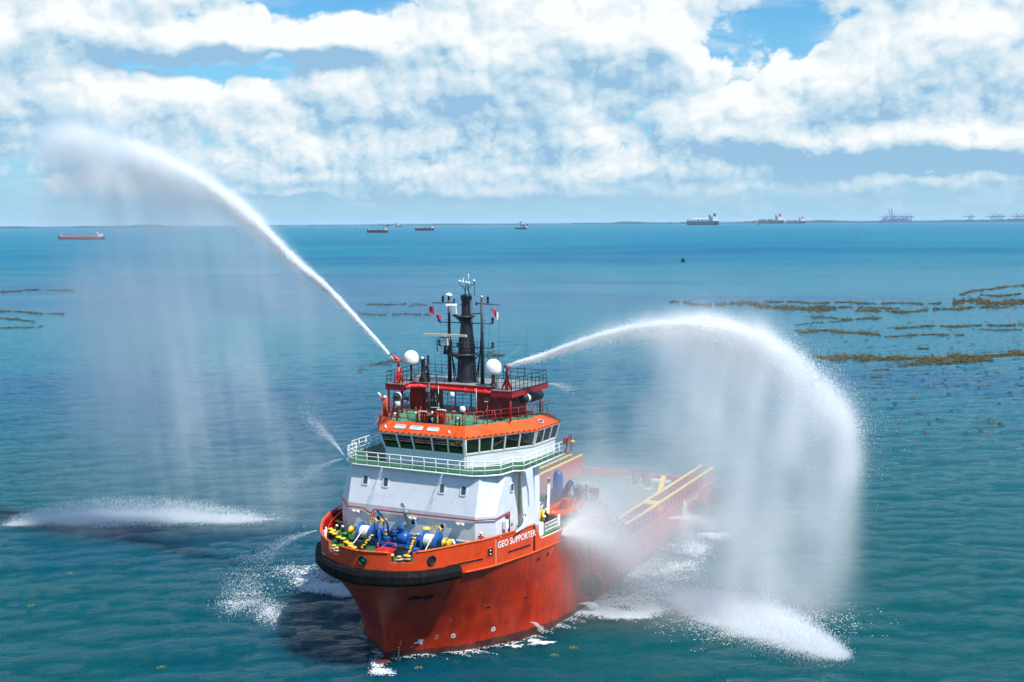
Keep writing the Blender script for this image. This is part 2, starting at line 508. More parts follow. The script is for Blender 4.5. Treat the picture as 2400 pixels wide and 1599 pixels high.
mat('blue', (0.010, 0.09, 0.34), 0.35, vary=0.2, dirt=(0.02, 0.03, 0.06), dirt_amt=0.5)
mat('dark_blue', (0.008, 0.035, 0.11), 0.4, vary=0.2)
mat('yellow', (0.78, 0.50, 0.02), 0.42, dirt=(0.25, 0.15, 0.03), dirt_amt=0.4)
mat('rope', (0.68, 0.66, 0.60), 0.85, vary=0.2, scale=9)
mat('dark_rope', (0.035, 0.034, 0.034), 0.85)
mat('steel', (0.26, 0.28, 0.29), 0.5, metal=0.2, dirt=RUST, dirt_amt=0.35)
mat('wire', (0.12, 0.13, 0.13), 0.55, metal=0.3, vary=0.3, scale=8)
mat('radome', (0.82, 0.82, 0.79), 0.35, vary=0.03)
mat('lamp', (0.62, 0.63, 0.60), 0.2, vary=0.05, spec=0.8)
mat('cream', (0.62, 0.56, 0.42), 0.5)
mat('dark_void', (0.006, 0.006, 0.007), 0.8, vary=0.2)  # near-black colour standing in for the shade inside openings
mat('frame_grey', (0.60, 0.64, 0.66), 0.4, vary=0.05)
mat('interior', (0.025, 0.03, 0.032), 0.7, vary=0.3)
mat('paint_white', (0.80, 0.81, 0.80), 0.5, vary=0.05, dirt=RUST, dirt_amt=0.15)
mat('skylight', (0.48, 0.52, 0.50), 0.15, vary=0.12)
mat('tan', (0.55, 0.38, 0.14), 0.5)
# ------------------------------------------------------------------ sea
def water_mat():
    m = bpy.data.materials.new('sea_water'); m.use_nodes = True
    nt = m.node_tree; nt.nodes.clear(); g = G(nt)
    pos = g.node('ShaderNodeNewGeometry').outputs['Position']
    p = g.sep(pos)
    x, y = p[0], p[1]
    dist = g.m('SQRT', x * x + y * y)
    # wind patches: long rougher streaks, with dark bands of cloud shadow put in colour
    pa = g.noise(g.comb(x * 0.0016, y * 0.0042, 0.0), 1.0, 4.0, 0.6, dist=0.6, dim='2D')
    pb = g.noise(g.comb(x * 0.008, y * 0.022, 0.0), 1.0, 4.0, 0.55, dim='2D')
    patch = g.step(pa * 0.6 + pb * 0.4, 0.42, 0.66)
    b = g.node('ShaderNodeBsdfPrincipled')
    # body colour: green-teal inshore water turning bluer in patches
    tint = g.noise(g.comb(x * 0.012, y * 0.014, 4.0), 1.0, 4.0, 0.55, dim='2D')
    c = g.mix(g.step(tint, 0.35, 0.68), (0.0001, 0.068, 0.082), (0.0001, 0.056, 0.100))
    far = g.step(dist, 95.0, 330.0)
    c = g.mix(far, c, g.mix(patch, (0.003, 0.118, 0.180), (0.001, 0.076, 0.168)))  # dark far bands: cloud shade and ruffled water put into the base colour
    # silt over the shallows shows as paler green stretches
    g.put(b.inputs['Base Color'], c)
    b.inputs['IOR'].default_value = 1.22
    # light that enters spreads through metres of water before it comes back, so shadows have soft rims
    b.subsurface_method = 'RANDOM_WALK'
    b.inputs['Subsurface Weight'].default_value = 1.0
    b.inputs['Subsurface Radius'].default_value = (1.0, 1.0, 1.0)
    b.inputs['Subsurface Scale'].default_value = 26.0
    g.put(b.inputs['Specular IOR Level'], g.step(dist, 120.0, 1200.0, 0.20, 0.12))
    g.put(b.inputs['Roughness'], g.step(dist, 60.0, 1500.0, 0.07, 0.42))
    # chop: short crests lying across the wind, over a low swell
    a = R(12); ca, sa = math.cos(a), math.sin(a)
    u, v = x * ca + y * sa, y * ca - x * sa
    w0 = g.noise(g.comb(u * 0.12, v * 0.22, 0.0), 1.0, 3.0, 0.55, dist=0.3, dim='2D')
    w1 = g.noise(g.comb(u * 0.42, v * 0.85, 0.0), 1.0, 4.0, 0.60, dist=0.5, dim='2D')
    w2 = g.noise(g.comb(u * 1.5, v * 2.9, 0.0), 1.0, 4.0, 0.66, dist=0.4, dim='2D')
    w3 = 1.0 - (g.noise(g.comb(u * 0.75, v * 1.7, 7.0), 1.0, 3.0, 0.55, dist=0.6, dim='2D') - 0.5).abs() * 2.0
    h = w0 * 0.30 + w1 * 0.62 + w2 * 0.36 + w3 * 0.20
    bp = g.node('ShaderNodeBump'); bp.inputs['Strength'].default_value = 1.0
    g.put(bp.inputs['Distance'], g.step(patch, 0.0, 1.0, 1.15, 1.6) * g.step(dist, 500.0, 4000.0, 1.0, 0.55))
    g.put(bp.inputs['Height'], h)
    g.link(bp.outputs[0], b.inputs['Normal'])
    o = g.node('ShaderNodeOutputMaterial'); g.link(b.outputs[0], o.inputs['Surface'])
    MAT['water'] = m


water_mat()
# near water is a waved grid, beyond it one sheet runs out past the horizon
def sea_height(X, Y):
    h = np.zeros_like(X)
    r_ = np.random.default_rng(3)
    for k in range(26):
        lam = 2.2 * 1.16 ** k if k < 14 else 3.0 * 1.1 ** (k - 14)
        th_ = R(100) + r_.normal() * .55
        A = .0055 * lam ** .75
        ph = r_.random() * 6.28
        q = (X * math.cos(th_) + Y * math.sin(th_)) * 2 * math.pi / lam + ph
        h += A * (np.sin(q) + .25 * np.sin(2 * q + 1))
    return h


ys = np.r_[np.linspace(40, 75, 110, endpoint=False), np.linspace(75, 150, 240, endpoint=False), np.geomspace(150, 420, 200)]
us = np.linspace(-.52, .52, 560)
Yg, Ug = np.meshgrid(ys, us, indexing='ij'); Xg = Yg * Ug
fade = np.clip((420 - Yg) / 150, 0, 1) * np.clip((Yg - 40) / 8, 0, 1) * np.clip((.52 - np.abs(Ug)) / .02, 0, 1)
Zg = sea_height(Xg, Yg) * fade
ny_, nx_ = Yg.shape
idx = np.arange(ny_ * nx_).reshape(ny_, nx_)
fq = np.stack([idx[:-1, :-1], idx[:-1, 1:], idx[1:, 1:], idx[1:, :-1]], -1).reshape(-1, 4)
near = np.stack([Xg, Yg, Zg], -1).reshape(-1, 3)
# outer sheet with the grid's outline as its hole
FAR = 120000.0
outer = np.array([(-FAR, -3000, 0), (FAR, -3000, 0), (FAR, FAR, 0), (-FAR, FAR, 0), (-.52 * 40, 40, 0), (.52 * 40, 40, 0), (.52 * 420, 420, 0), (-.52 * 420, 420, 0)], float)
b0 = len(near)
near = np.vstack([near, outer])
fq = np.vstack([fq, [[b0, b0 + 1, b0 + 5, b0 + 4], [b0 + 1, b0 + 2, b0 + 6, b0 + 5], [b0 + 2, b0 + 3, b0 + 7, b0 + 6], [b0 + 3, b0, b0 + 4, b0 + 7]]])
sea = np_mesh('sea', near, fq, MAT['water'], True)
tag(sea, 'teal sea ruffled by short waves, reaching to the horizon', None, None, 'structure')
# ------------------------------------------------------------------ the vessel (x forward, y to port, z up)
ship = empty('offshore_vessel', SHIP_O, SHIP_RZ)
tag(ship, 'orange and white offshore support vessel spraying water from its fire monitors', 'ship')

PORT = [(3.45, 0), (3.38, .6), (3.18, 1.4), (2.83, 2.65), (2.0, 4.05), (1.28, 4.75), (.25, 5.4), (-1.3, 6.2), (-2.9, 7.05), (-4.35, 7.75), (-7, 8.5), (-9.8, 9.15), (-13, 9.6), (-17, 9.85), (-22, 9.9)]
STB = [(3.45, 0), (3.38, .6), (3.2, 1.4), (2.84, 2.4), (2.12, 3.75), (1.4, 4.8), (.19, 6.0), (-1.2, 7.0), (-2.6, 7.9), (-4.0, 8.6), (-6, 9.3), (-8.5, 9.65), (-12, 9.8), (-17, 9.87), (-22, 9.9)]
WLINE = [(0, 0), (-.6, .55), (-1.3, 1.35), (-2.2, 2.6), (-3.4, 4.0), (-4.8, 5.3), (-6.4, 6.2), (-8, 7.2), (-9.7, 8.1), (-11.2, 8.75), (-12.7, 9.2), (-14.3, 9.55), (-16, 9.78), (-19, 9.88), (-22, 9.9)]
GUN = 8.55            # gunwale abaft the bulwark
TOPZ = 10.0


def spline(pts, m):
    """m points along a smooth curve through pts, even along its length"""
    P = np.array(pts, float); out = []
    Q = np.vstack([2 * P[0] - P[1], P, 2 * P[-1] - P[-2]])
    for i in range(1, len(Q) - 2):
        for t in np.linspace(0, 1, 12, endpoint=False):
            a, b, c, d = Q[i - 1], Q[i], Q[i + 1], Q[i + 2]
            out.append(.5 * ((2 * b) + (c - a) * t + (2 * a - 5 * b + 4 * c - d) * t * t + (3 * b - a - 3 * c + d) * t ** 3))
    out.append(Q[-2]); C = np.array(out)
    L = np.r_[0, np.cumsum(np.linalg.norm(np.diff(C, axis=0), axis=1))]
    s = np.linspace(0, L[-1], m)
    return np.stack([np.interp(s, L, C[:, k]) for k in range(C.shape[1])], 1)


NS = 64
CP, CS, CW = spline(PORT, NS), spline(STB, NS), spline(WLINE, NS)


def side_xy(x, side=1):
    c = CP if side > 0 else CS
    y = np.interp(-x, -c[:, 0], c[:, 1])
    return y * (1 if side > 0 else -1)


def hull_y(x, z):
    """port half breadth of the shell at x, z below the knuckle"""
    w = max(0.0, min(1.0, z / 7.65)) ** 1.75
    pts = CW * (1 - w) + CP * w
    return float(np.interp(-x, -pts[:, 0], pts[:, 1]))


def sheer(x):
    """top of the shell plating abaft the bow"""
    return float(np.interp(-x, [0, 9.4, 24.5, 29.5, 61], [7.65, 7.65, 7.65, 3.9, 3.9]))


# shell: one lofted skin from stem to stern, both sides
hb = MB()
zl = [-2.0, 0.0, .6, 1.5, 2.6, 3.8, 5.0, 6.0, 6.9, 7.65]
for sgn, dk in ((1, CP), (-1, CS)):
    rows = []
    for z in zl:
        w = max(0.0, min(1.0, z / 7.65)) ** 1.75
        bl = CW * (1 - w) + dk * w
        r = [(x - (0.6 if z < -1 else 0), sgn * y, z) for x, y in bl]
        rows.append(r)
    hb.loft(rows)
    # parallel body and run
    xs = [-22, -24.5, -26, -28, -29.5, -35, -41, -47, -53, -57, -60, -61]
    rows = []
    for fz in (0, .13, .25, .4, .6, .8, 1):
        r = []
        for x in xs:
            top = sheer(x); z = -2 + (top + 2) * fz
            b = 9.9 - max(0, (-54 - x) / 7) * .5 - (max(0, 1.5 - z) * .25 * max(0, (-x - 50) / 11))
            r.append((x, sgn * b, z))
        rows.append(r)
    hb.loft(rows)
hb.quad((-61, 9.0, -2), (-61, -9.0, -2), (-61, -9.4, 2.4), (-61, 9.4, 2.4))
hull = hb.build('hull', MAT['hull'], ship)
MB().ball((.35, 0, -.95), 1.25, 18, 12, (1.3, .7, 1.0)).build('bulbous_bow', MAT['hull'], ship)

# bulwark with two fairlead notches in its top edge
bw, bwi = MB(), MB()
def top_z(x, y):
    return 9.2 if (2.0 <= x <= 2.86 and 2.3 < abs(y) < 4.2) else TOPZ
TH = .16
BOW_END = {1: -9.64, -1: -11.5}
for sgn, c in ((1, CP), (-1, CS)):
    pts = [tuple(p) for p in spline([tuple(q) for q in c if q[0] > BOW_END[sgn] - .1], 90)]
    for i in range(len(pts) - 1):
        (x0, y0), (x1, y1) = pts[i], pts[i + 1]
        n = Vector((y1 - y0, -(x1 - x0), 0)).normalized() * TH      # inward normal for port
        if n.y > 0 and y0 > .5: n = -n
        if n.x > 0 and abs(n.x) > abs(n.y): n = -n
        tz = top_z((x0 + x1) / 2, (y0 + y1) / 2)
        o0, o1 = (x0, sgn * y0), (x1, sgn * y1)
        i0, i1 = (x0 + n.x, sgn * (y0 + n.y)), (x1 + n.x, sgn * (y1 + n.y))
        bw.quad((*o0, 7.65), (*o1, 7.65), (*o1, tz), (*o0, tz))
        bw.quad((*o0, tz), (*o1, tz), (*i1, tz), (*i0, tz))
        bwi.quad((*i0, 8.0), (*i1, 8.0), (*i1, tz - .002), (*i0, tz - .002))
        tp = top_z((x0 + pts[i - 1][0]) / 2, (y0 + pts[i - 1][1]) / 2) if i else tz
        if abs(tp - tz) > .1: bw.quad((*o0, min(tp, tz)), (*o0, max(tp, tz)), (*i0, max(tp, tz)), (*i0, min(tp, tz)))
bulwark = bw.build('bulwark', MAT['bulwark'], ship)
bwi.build('inner_plating', MAT['bulwark_in'], bulwark)
# raked end of the bulwark on the port side
bm_ = MB(); ye = side_xy(-9.64)
bm_.plate([(-9.62, ye, 7.66), (-11.6, side_xy(-11.6), 7.66), (-10.5, side_xy(-10.5), GUN), (-9.62, ye, TOPZ)], -.14)
bm_.build('bulwark_end', MAT['bulwark'], ship)
# cap rail along the top, in stretches between the notches
for sgn, c in ((1, CP), (-1, CS)):
    pp = [(x, sgn * y, TOPZ + .03) for x, y in spline([tuple(q) for q in c if q[0] > BOW_END[sgn]], 70)]
    run = [p for p in pp if not (1.95 <= p[0] <= 2.9 and 2.2 < abs(p[1]) < 4.25)]
    a = [p for p in run if p[0] > 2.88]; b = [p for p in run if p[0] < 1.97]
    for r_ in (a, b):
        if len(r_) > 2: MB().tube(r_, .085, 6).build('cap_rail', MAT['orange'], bulwark)
# stays on the inside of the bulwark, starboard side shows them
for k, x in enumerate(np.arange(-10.5, 1.2, .75)):
    for sgn in (-1, 1):
        y = side_xy(x, sgn) - sgn * .17
        MB().plate([(x, y, 8.76), (x, y, 9.9), (x, y - sgn * .12, 9.9), (x, y - sgn * .5, 8.76)], .04).build('stay', MAT['bulwark_in'], bulwark)
# gunwale abaft
for sgn in (1, -1):
    gw = MB()
    ys = [(x, side_xy(x, sgn) if x > -22 else sgn * 9.9) for x in (-10.2, -13, -16, -20, -24.5)]
    if sgn < 0: ys = [q for q in ys if q[0] < -11]
    for (x0, y0), (x1, y1) in zip(ys[:-1], ys[1:]):
        gw.quad((x0, y0, 7.65), (x1, y1, 7.65), (x1, y1, GUN), (x0, y0, GUN))
        gw.quad((x0, y0, GUN), (x1, y1, GUN), (x1, y1 - sgn * .5, GUN), (x0, y0 - sgn * .5, GUN))
    gw.build('side_plating', MAT['bulwark'], ship)

MB().tube([(x, side_xy(x) - .08, GUN + .04) for x in (-10.6, -12, -14, -16, -18, -20, -22)], .07, 6).build('gunwale_bar', MAT['cream'], ship)
# rubbing band under the forecastle
rb = MB()
for sgn, c in ((1, CP),):
    rb.tube([(x, sgn * (y + .03), 7.66) for x, y in spline([tuple(q) for q in c if -22 < q[0] < -1.6], 40)], .09, 6)
rb.build('rubbing_band', MAT['orange'], ship)

# bow fender: rubber blocks wrapped round the stem
fpts = [(x, y, 1) for x, y in CP if x > -1.5][::-1] + [(x, -y, -1) for x, y in CS if x > -2.6][1:]
fp = spline([(x, y) for x, y, s in fpts], 37)
fender = None
for i in range(36):
    a, b = Vector((*fp[i], 0)), Vector((*fp[i + 1], 0))
    d = (b - a).normalized(); n = Vector((-d.y, d.x, 0))
    if n.x < 0 and abs(n.x) > abs(n.y): n = -n
    if abs(n.y) >= abs(n.x) and n.y * a.y < 0: n = -n
    nx = n
    q = MB()
    g0, g1 = a + d * .012, b - d * .012
    prof = [(-.05, 7.30), (.30, 7.38), (.48, 7.62), (.50, 8.02), (.36, 8.34), (-.05, 8.42)]
    lift = .20 * max(0, min(1, (a.x + 1.5) / 5))
    def nn(j):
        j0, j1 = max(0, j - 1), min(36, j + 1)
        t = Vector((fp[j1][0] - fp[j0][0], fp[j1][1] - fp[j0][1], 0)).normalized(); m_ = Vector((-t.y, t.x, 0))
        return m_ if m_.dot(nx) > 0 else -m_
    q.loft([[g0 + nn(i) * o_ + Vector((0, 0, z + lift * (z > 8))) for o_, z in prof], [g1 + nn(i + 1) * o_ + Vector((0, 0, z + lift * (z > 8))) for o_, z in prof]], smooth=False, close=True)
    k = len(q.v)
    q.f += [tuple(range(6)), tuple(range(11, 5, -1))]; q.sm += [False, False]
    if fender is None: fender = q.build('bow_fender', MAT['rubber'], ship)
    else: q.build('rubber_block', MAT['rubber'], fender)

# decks
foc = [(x - .1, y - .1) for x, y in CP[::3] if x > -14] + [(-24.5, 9.3), (-24.5, -9.3)] + [(x - .1, -y + .1) for x, y in CS[::3][::-1] if x > -14]
MB().prism(foc, 8.55, 8.75).build('foredeck', MAT['deck_green'], ship)
MB().prism([(-24.4, 9.7), (-24.4, -9.7), (-60.9, -9.3), (-60.9, 9.3)], 2.3, 2.5).build('main_deck', MAT['deck_green'], ship)
MB().box((-24.4, 0, 5.5), (.2, 19, 6.1)).build('deck_bulkhead', MAT['white'], ship)
for sgn in (1, -1):
    MB().plate([(-24.5, sgn * 9.75, 2.5), (-29.5, sgn * 9.75, 2.5), (-29.5, sgn * 9.75, 3.88), (-24.5, sgn * 9.75, 7.6)], .06).build('side_bulwark', MAT['bulwark_in'], ship)
    MB().box((-45.2, sgn * 9.62, 3.2), (31.2, .06, 1.38)).build('side_bulwark', MAT['bulwark_in'], ship)


# ---- fittings on the shell, hole shade painted as dark sheets: chocks, freeing ports, ports
def bul_frame(x, z, side=1):
    y = side_xy(x, side); e = .05
    t = Vector((-2 * e, side_xy(x - e, side) - side_xy(x + e, side), 0)).normalized()
    n = Vector((t.y, -t.x, 0))
    if n.y * side < 0: n = -n
    return Vector((x, y, z)), t, n


def chock(x, z, side, r=.36, face=None):
    p, t, n = bul_frame(x, z, side) if face is None else face
    m = MB()
    m.lathe([(r * 1.02, -.06), (r * 1.12, .06), (r * 1.0, .13), (r * .84, .10), (r * .78, -.10), (r * .80, -.3)], p, n, 20)
    c = m.build('panama_chock', MAT['black'], ship)
    k = MB(); k.cyl(p + n * .012, p + n * .02, r * .80, r * .80, 16)
    k.build('chock_opening', MAT['dark_void'], c)  # dark disc painted as the shade inside the chock
    return c


chock(.84, 9.22, 1)
chock(0, 9.35, 1, face=(Vector((3.46, .35, 9.30)), Vector((0, 1, 0)), Vector((1, .05, 0)).normalized()))
MB().lathe([(.2, 0), (.2, .03), (.0, .05)], (3.50, .40, 9.30), (1, .05, 0), 12).build('chock_liner', MAT['bright_green'], ship)  # added green disc, stands for the deck seen through the chock
for xa, xb, z in ((-.4, -3.45, 8.43), (-6.1, -8.95, 8.40)):
    m = MB(); rows = [[], [], [], []]
    for x in np.linspace(xa, xb, 10):
        p, t, n = bul_frame(x, z)
        for r_, (o_, dz) in zip(rows, ((.008, -.085), (.014, -.085), (.014, .085), (.008, .085))): r_.append(p + n * o_ + Vector((0, 0, dz)))
    m.loft(rows, False)
    fpo = m.build('freeing_port', MAT['dark_void'], ship)  # slot is a dark strip on the plating, its shade painted
    m = MB()
    for dz in (-.11, .11):
        m.tube([bul_frame(x, z + dz)[0] + bul_frame(x, z)[2] * .02 for x in np.linspace(xa + .05, xb - .05, 8)], .022, 5)
    for x in np.linspace(xa, xb, 5)[1:-1]:
        p, t, n = bul_frame(x, z); m.bar(p + n * .02 - Vector((0, 0, .1)), p + n * .02 + Vector((0, 0, .1)), .05, .02)
    m.build('rim', MAT['bulwark'], fpo)
# roller fairlead in the side of the bulwark
p, t, n = bul_frame(-4.12, 8.85)
m = MB(); m.add([p + t * a + n * .012 + Vector((0, 0, b)) for a, b in ((-.3, -.36), (.3, -.36), (.3, .36), (-.3, .36))], [(0, 1, 2, 3)])
fl = m.build('side_fairlead', MAT['dark_void'], ship)  # dark sheet behind the rollers is painted shade, no hole
m = MB()
for a, b, w, h_ in ((-.3, 0, .06, .78), (.3, 0, .06, .78), (0, .36, .66, .06), (0, -.36, .66, .06)):
    q = p + t * a + n * .02 + Vector((0, 0, b))
    if w < h_: m.bar(q - Vector((0, 0, h_ / 2)), q + Vector((0, 0, h_ / 2)), w, .05)
    else: m.bar(q - t * w / 2, q + t * w / 2, .05, h_)
m.build('frame', MAT['bulwark'], fl)
for dz in (-.14, .16): MB().ball(p + n * .05 + Vector((0, 0, dz)), .07, 8, 6).build('roller', MAT['paint_white'], fl)
# seam of a doubling plate ahead of the name
p, t, n = bul_frame(-4.72, 8.9)
MB().bar(p + n * .012 - Vector((0, 0, 1.1)), p + n * .012 + Vector((0, 0, .9)), .05, .012, up=n).build('weld_seam', MAT['cream'], ship)


def shell_frame(x, z):
    e = .05; y = hull_y(x, z)
    t = Vector((-2 * e, hull_y(x - e, z) - hull_y(x + e, z), 0)).normalized()
    u = Vector((0, hull_y(x, z + e) - hull_y(x, z - e), 2 * e)).normalized()
    n = t.cross(u).normalized()
    if n.y < 0: n = -n
    return Vector((x, y, z)), t, u, n


def shell_find(px, py):
    """where a photo pixel meets the port shell"""
    d = pix_ray(px, py); o = Vector((0, 0, CAM_H)) - SHIP_O
    best = None
    for x in np.linspace(4, -30, 700):
        t = (x - o.dot(FX)) / d.dot(FX)
        y, z = o.dot(PY_) + t * d.dot(PY_), CAM_H + t * d.z
        if 0 <= z < 7.65:
            e = abs(y - hull_y(x, z)) if x > -22 else abs(y - 9.9)
            if best is None or e < best[0]: best = (e, x, z)
    return best[1], best[2]


def APX(u, v): return (700 + .29737 * u, 1150 + .29737 * v)


for (u, v), r in (((1495, 918), .17), ((1790, 843), .16), ((1888, 540), .19), ((1965, 500), .19)):
    x, z = shell_find(*APX(u, v)); p, t, u_, n = shell_frame(x, z)
    h1 = MB().lathe([(r * 1.2, 0), (r * 1.25, .03), (r, .04), (r * .95, -.05)], p, n, 14).build('hull_port', MAT['hull'], ship)
    MB().cyl(p + n * .008, p + n * .016, r, r, 12).build('opening', MAT['dark_void'], h1)  # dark disc carries the shade of the hole as colour
# anchor pocket with the shank lip
x, z = shell_find(*APX(950, 845)); p, t, u_, n = shell_frame(x, z)
m = MB()
m.add([p + t * a + u_ * b + n * .02 for a, b in ((-1.05, -.30), (1.0, -.30), (1.15, .28), (.22, .30), (.2, .18), (-.15, .18), (-.2, .30), (-.95, .28))], [tuple(range(8))])
ap = m.build('anchor_pocket', MAT['dark_void'], ship)  # recess is flat; its shade is a dark sheet on the shell
m = MB()
for a, b in (((-1.05, -.30), (1.0, -.30)), ((-1.05, -.30), (-.95, .28)), ((1.0, -.30), (1.15, .28))):
    m.bar(p + t * a[0] + u_ * a[1] + n * .04, p + t * b[0] + u_ * b[1] + n * .04, .09, .07, up=n)
m.build('rim', MAT['hull'], ap)
m = MB(); m.bar(p + t * -.5 + u_ * -.05 + n * .06, p + t * .7 + u_ * .0 + n * .06, .16, .12, up=n); m.bar(p + t * .68 + u_ * -.25 + n * .05, p + t * .72 + u_ * .25 + n * .05, .16, .12, up=n)
m.build('anchor', MAT['black'], ap)
# thruster marks: white discs with a dark three-bladed propeller
for (u, v), r in (((1220, 1145), .21), ((1533, 1092), .21)):
    x, z = shell_find(*APX(u, v)); p, t, u_, n = shell_frame(x, z)
    d0 = MB().cyl(p + n * .012, p + n * .022, r, r, 20).build('thruster_mark', MAT['paint_white'], ship)
    m = MB()
    for k in range(3):
        a = k * 2.094 + .5; c = p + n * .028 + (t * math.cos(a) + u_ * math.sin(a)) * r * .48
        e1, e2 = t * math.cos(a) + u_ * math.sin(a), -t * math.sin(a) + u_ * math.cos(a)
        m.add([c + (e1 * math.cos(w) * .36 + e2 * math.sin(w) * .30) * r for w in np.linspace(0, 6.283, 9)[:-1]], [tuple(range(8))])
    m.build('blade_mark', MAT['black'], d0)
# bulb mark
x, z = shell_find(*APX(940, 1195)); p, t, u_, n = shell_frame(x, z)
MB().add([p + n * .016 + t * a + u_ * b for a, b in ((.42, .26), (.42, -.26), (-.02, -.28), (-.20, -.22), (-.25, -.08), (-.16, .02), (.08, .04), (-.06, .26))], [tuple(range(8))]).build('bulb_mark', MAT['paint_white'], ship)
# small notice letters
x, z = shell_find(*APX(1090, 1150)); p, t, u_, n = shell_frame(x, z)
m = MB()
for a, b, w, h_ in ((-.16, .14, .07, .02), (-.19, .1, .02, .10), (-.13, .1, .02, .10), (-.04, .10, .02, .12), (.03, .16, .09, .02), (.06, .1, .02, .10), (-.15, -.14, .02, .10), (-.10, -.1, .08, .02), (-.1, -.18, .08, .02), (.02, -.16, .06, .02), (.06, -.12, .02, .10)):
    m.add([p + n * .014 + t * (a + i * w / 2) + u_ * (b + j * h_ / 2) for i, j in ((-1, -1), (1, -1), (1, 1), (-1, 1))], [(0, 1, 2, 3)])
m.build('notice_mark', MAT['paint_white'], ship)
# draught scale: a row of dashes bending with the bow
m = MB()
for u, v in [(845, 1130), (825, 1150), (810, 1190), (800, 1210), (788, 1235), (790, 1255), (787, 1275), (790, 1295), (792, 1315), (797, 1335), (805, 1350), (825, 1365), (838, 1385)]:
    x, z = shell_find(*APX(u, v)); p, t, u_, n = shell_frame(x, max(.05, z))
    w, h_ = (.11, .07)
    m.add([p + n * .014 + t * i * w / 2 + u_ * j * h_ / 2 for i, j in ((-1, -1), (1, -1), (1, 1), (-1, 1))], [(0, 1, 2, 3)])
m.build('draught_marks', MAT['paint_white'], ship)


def text_mesh(txt, size, bold=.02, sx=1.0):
    cu = bpy.data.curves.new('t', 'FONT'); cu.body = txt; cu.size = size; cu.offset = bold; cu.resolution_u = 3
    ob = bpy.data.objects.new('t', cu); col.objects.link(ob)
    bpy.context.view_layer.update()
    me = bpy.data.meshes.new_from_object(ob.evaluated_get(bpy.context.evaluated_depsgraph_get()))
    bpy.data.objects.remove(ob)
    P = np.array([v.co[:] for v in me.vertices]); F = [tuple(p.vertices) for p in me.polygons]
    P[:, 0] = (P[:, 0] - P[:, 0].min()) * sx
    bpy.data.meshes.remove(me)
    return P, F


P, F = text_mesh('GEO SUPPORTER', .78, .013)
kx = 4.72 / P[:, 0].max()
m = MB(); vv = []
for q in P:
    p, t, n = bul_frame(-4.94 - q[0] * kx, 9.02 + q[1] * .98 + q[0] * kx * .01); vv.append(p + n * .012)
m.add(vv, F); m.build('ship_name', MAT['paint_white'], ship)
P, F = text_mesh('GEO SUPPORTER', .75, .01)
kx = 5.6 / P[:, 0].max(); m = MB()
m.add([(-48.0 - q[0] * kx, 9.915, 2.95 + q[1]) for q in P], F); m.build('stern_name', MAT['paint_white'], ship)

# ------------------------------------------------------------------ deckhouse
ZK, ZT = 11.6, 14.8
low = [(-4.2, 6.24), (-5.25, 7.6), (-12.6, 7.65), (-12.6, -7.65), (-5.25, -7.6), (-4.2, -6.24)]
up_ = [(-5.09, 6.27), (-7.06, 7.7), (-12.6, 7.7), (-12.6, -7.7), (-7.06, -7.7), (-5.09, -6.27)]
house = MB().prism(low, 8.75, ZK, caps=False).build('deckhouse', MAT['white'], ship)
q = MB(); q.loft([[(*a, ZK) for a in low], [(*a, ZT) for a in up_]], smooth=False, close=True)
q.build('raked_front', MAT['white'], house)


def facepoint(y, z):
    """on the raked front: x at that height"""
    return -4.2 - (z - ZK) / (ZT - ZK) * .89


def rounded(w, h_, r, k=4):
    out = []
    for cx, cy_, a0 in ((w / 2 - r, h_ / 2 - r, 0), (-w / 2 + r, h_ / 2 - r, 90), (-w / 2 + r, -h_ / 2 + r, 180), (w / 2 - r, -h_ / 2 + r, 270)):
        for i in range(k + 1):
            a = R(a0 + 90 * i / k); out.append((cx + r * math.cos(a), cy_ + r * math.sin(a)))
    return out


def window(c, t, u, n, w, h_, parent, name='window', rim=.07):
    """rounded framed window lying on a wall: c centre, t along, u up, n outwards"""
    c, t, u, n = Vector(c), Vector(t), Vector(u), Vector(n)
    a, b = rounded(w + 2 * rim, h_ + 2 * rim, .14), rounded(w, h_, .10)
    k = len(a); m = MB()
    A0 = [c + t * x + u * y + n * .0 for x, y in a]; A1 = [c + t * x + u * y + n * .06 for x, y in a]; B1 = [c + t * x + u * y + n * .06 for x, y in b]; B0 = [c + t * x + u * y + n * .015 for x, y in b]
    m.loft([A0, A1, B1, B0], smooth=False, close=True)
    f = m.build(name, MAT['frame_grey'], parent)
    MB().add([c + t * x + u * y + n * .014 for x, y in b], [tuple(range(k))]).build('pane', MAT['dark_glass'], f)
    return f


m_ = mat('dark_glass', (0.045, 0.06, 0.062), 0.06, vary=0.3, scale=1.2, spec=0.7)
un = Vector((-.89, 0, ZT - ZK)).normalized(); nn_ = Vector((ZT - ZK, 0, .89)).normalized()
for y in (-4.75, -2.68, 2.86, 4.92):
    window((facepoint(y, 13.56), y, 13.56), (0, 1, 0), un, nn_, .44, .70, house, rim=.11)
# side window on the port quarter
window((-8.1, 7.68, 13.4), (-1, 0, 0), (0, 0, 1), (0, 1, 0), .5, .62, house)
for y in (-3.15, .33, 3.15):
    pt = MB().lathe([(.30, 0), (.31, .05), (.22, .07), (.20, .0)], (-4.2, y, 10.5), (1, 0, 0), 18).build('porthole', MAT['frame_grey'], house)
    MB().cyl((-4.2 + .006, y, 10.5), (-4.2 + .014, y, 10.5), .215, .215, 16).build('pane', MAT['dark_glass'], pt)
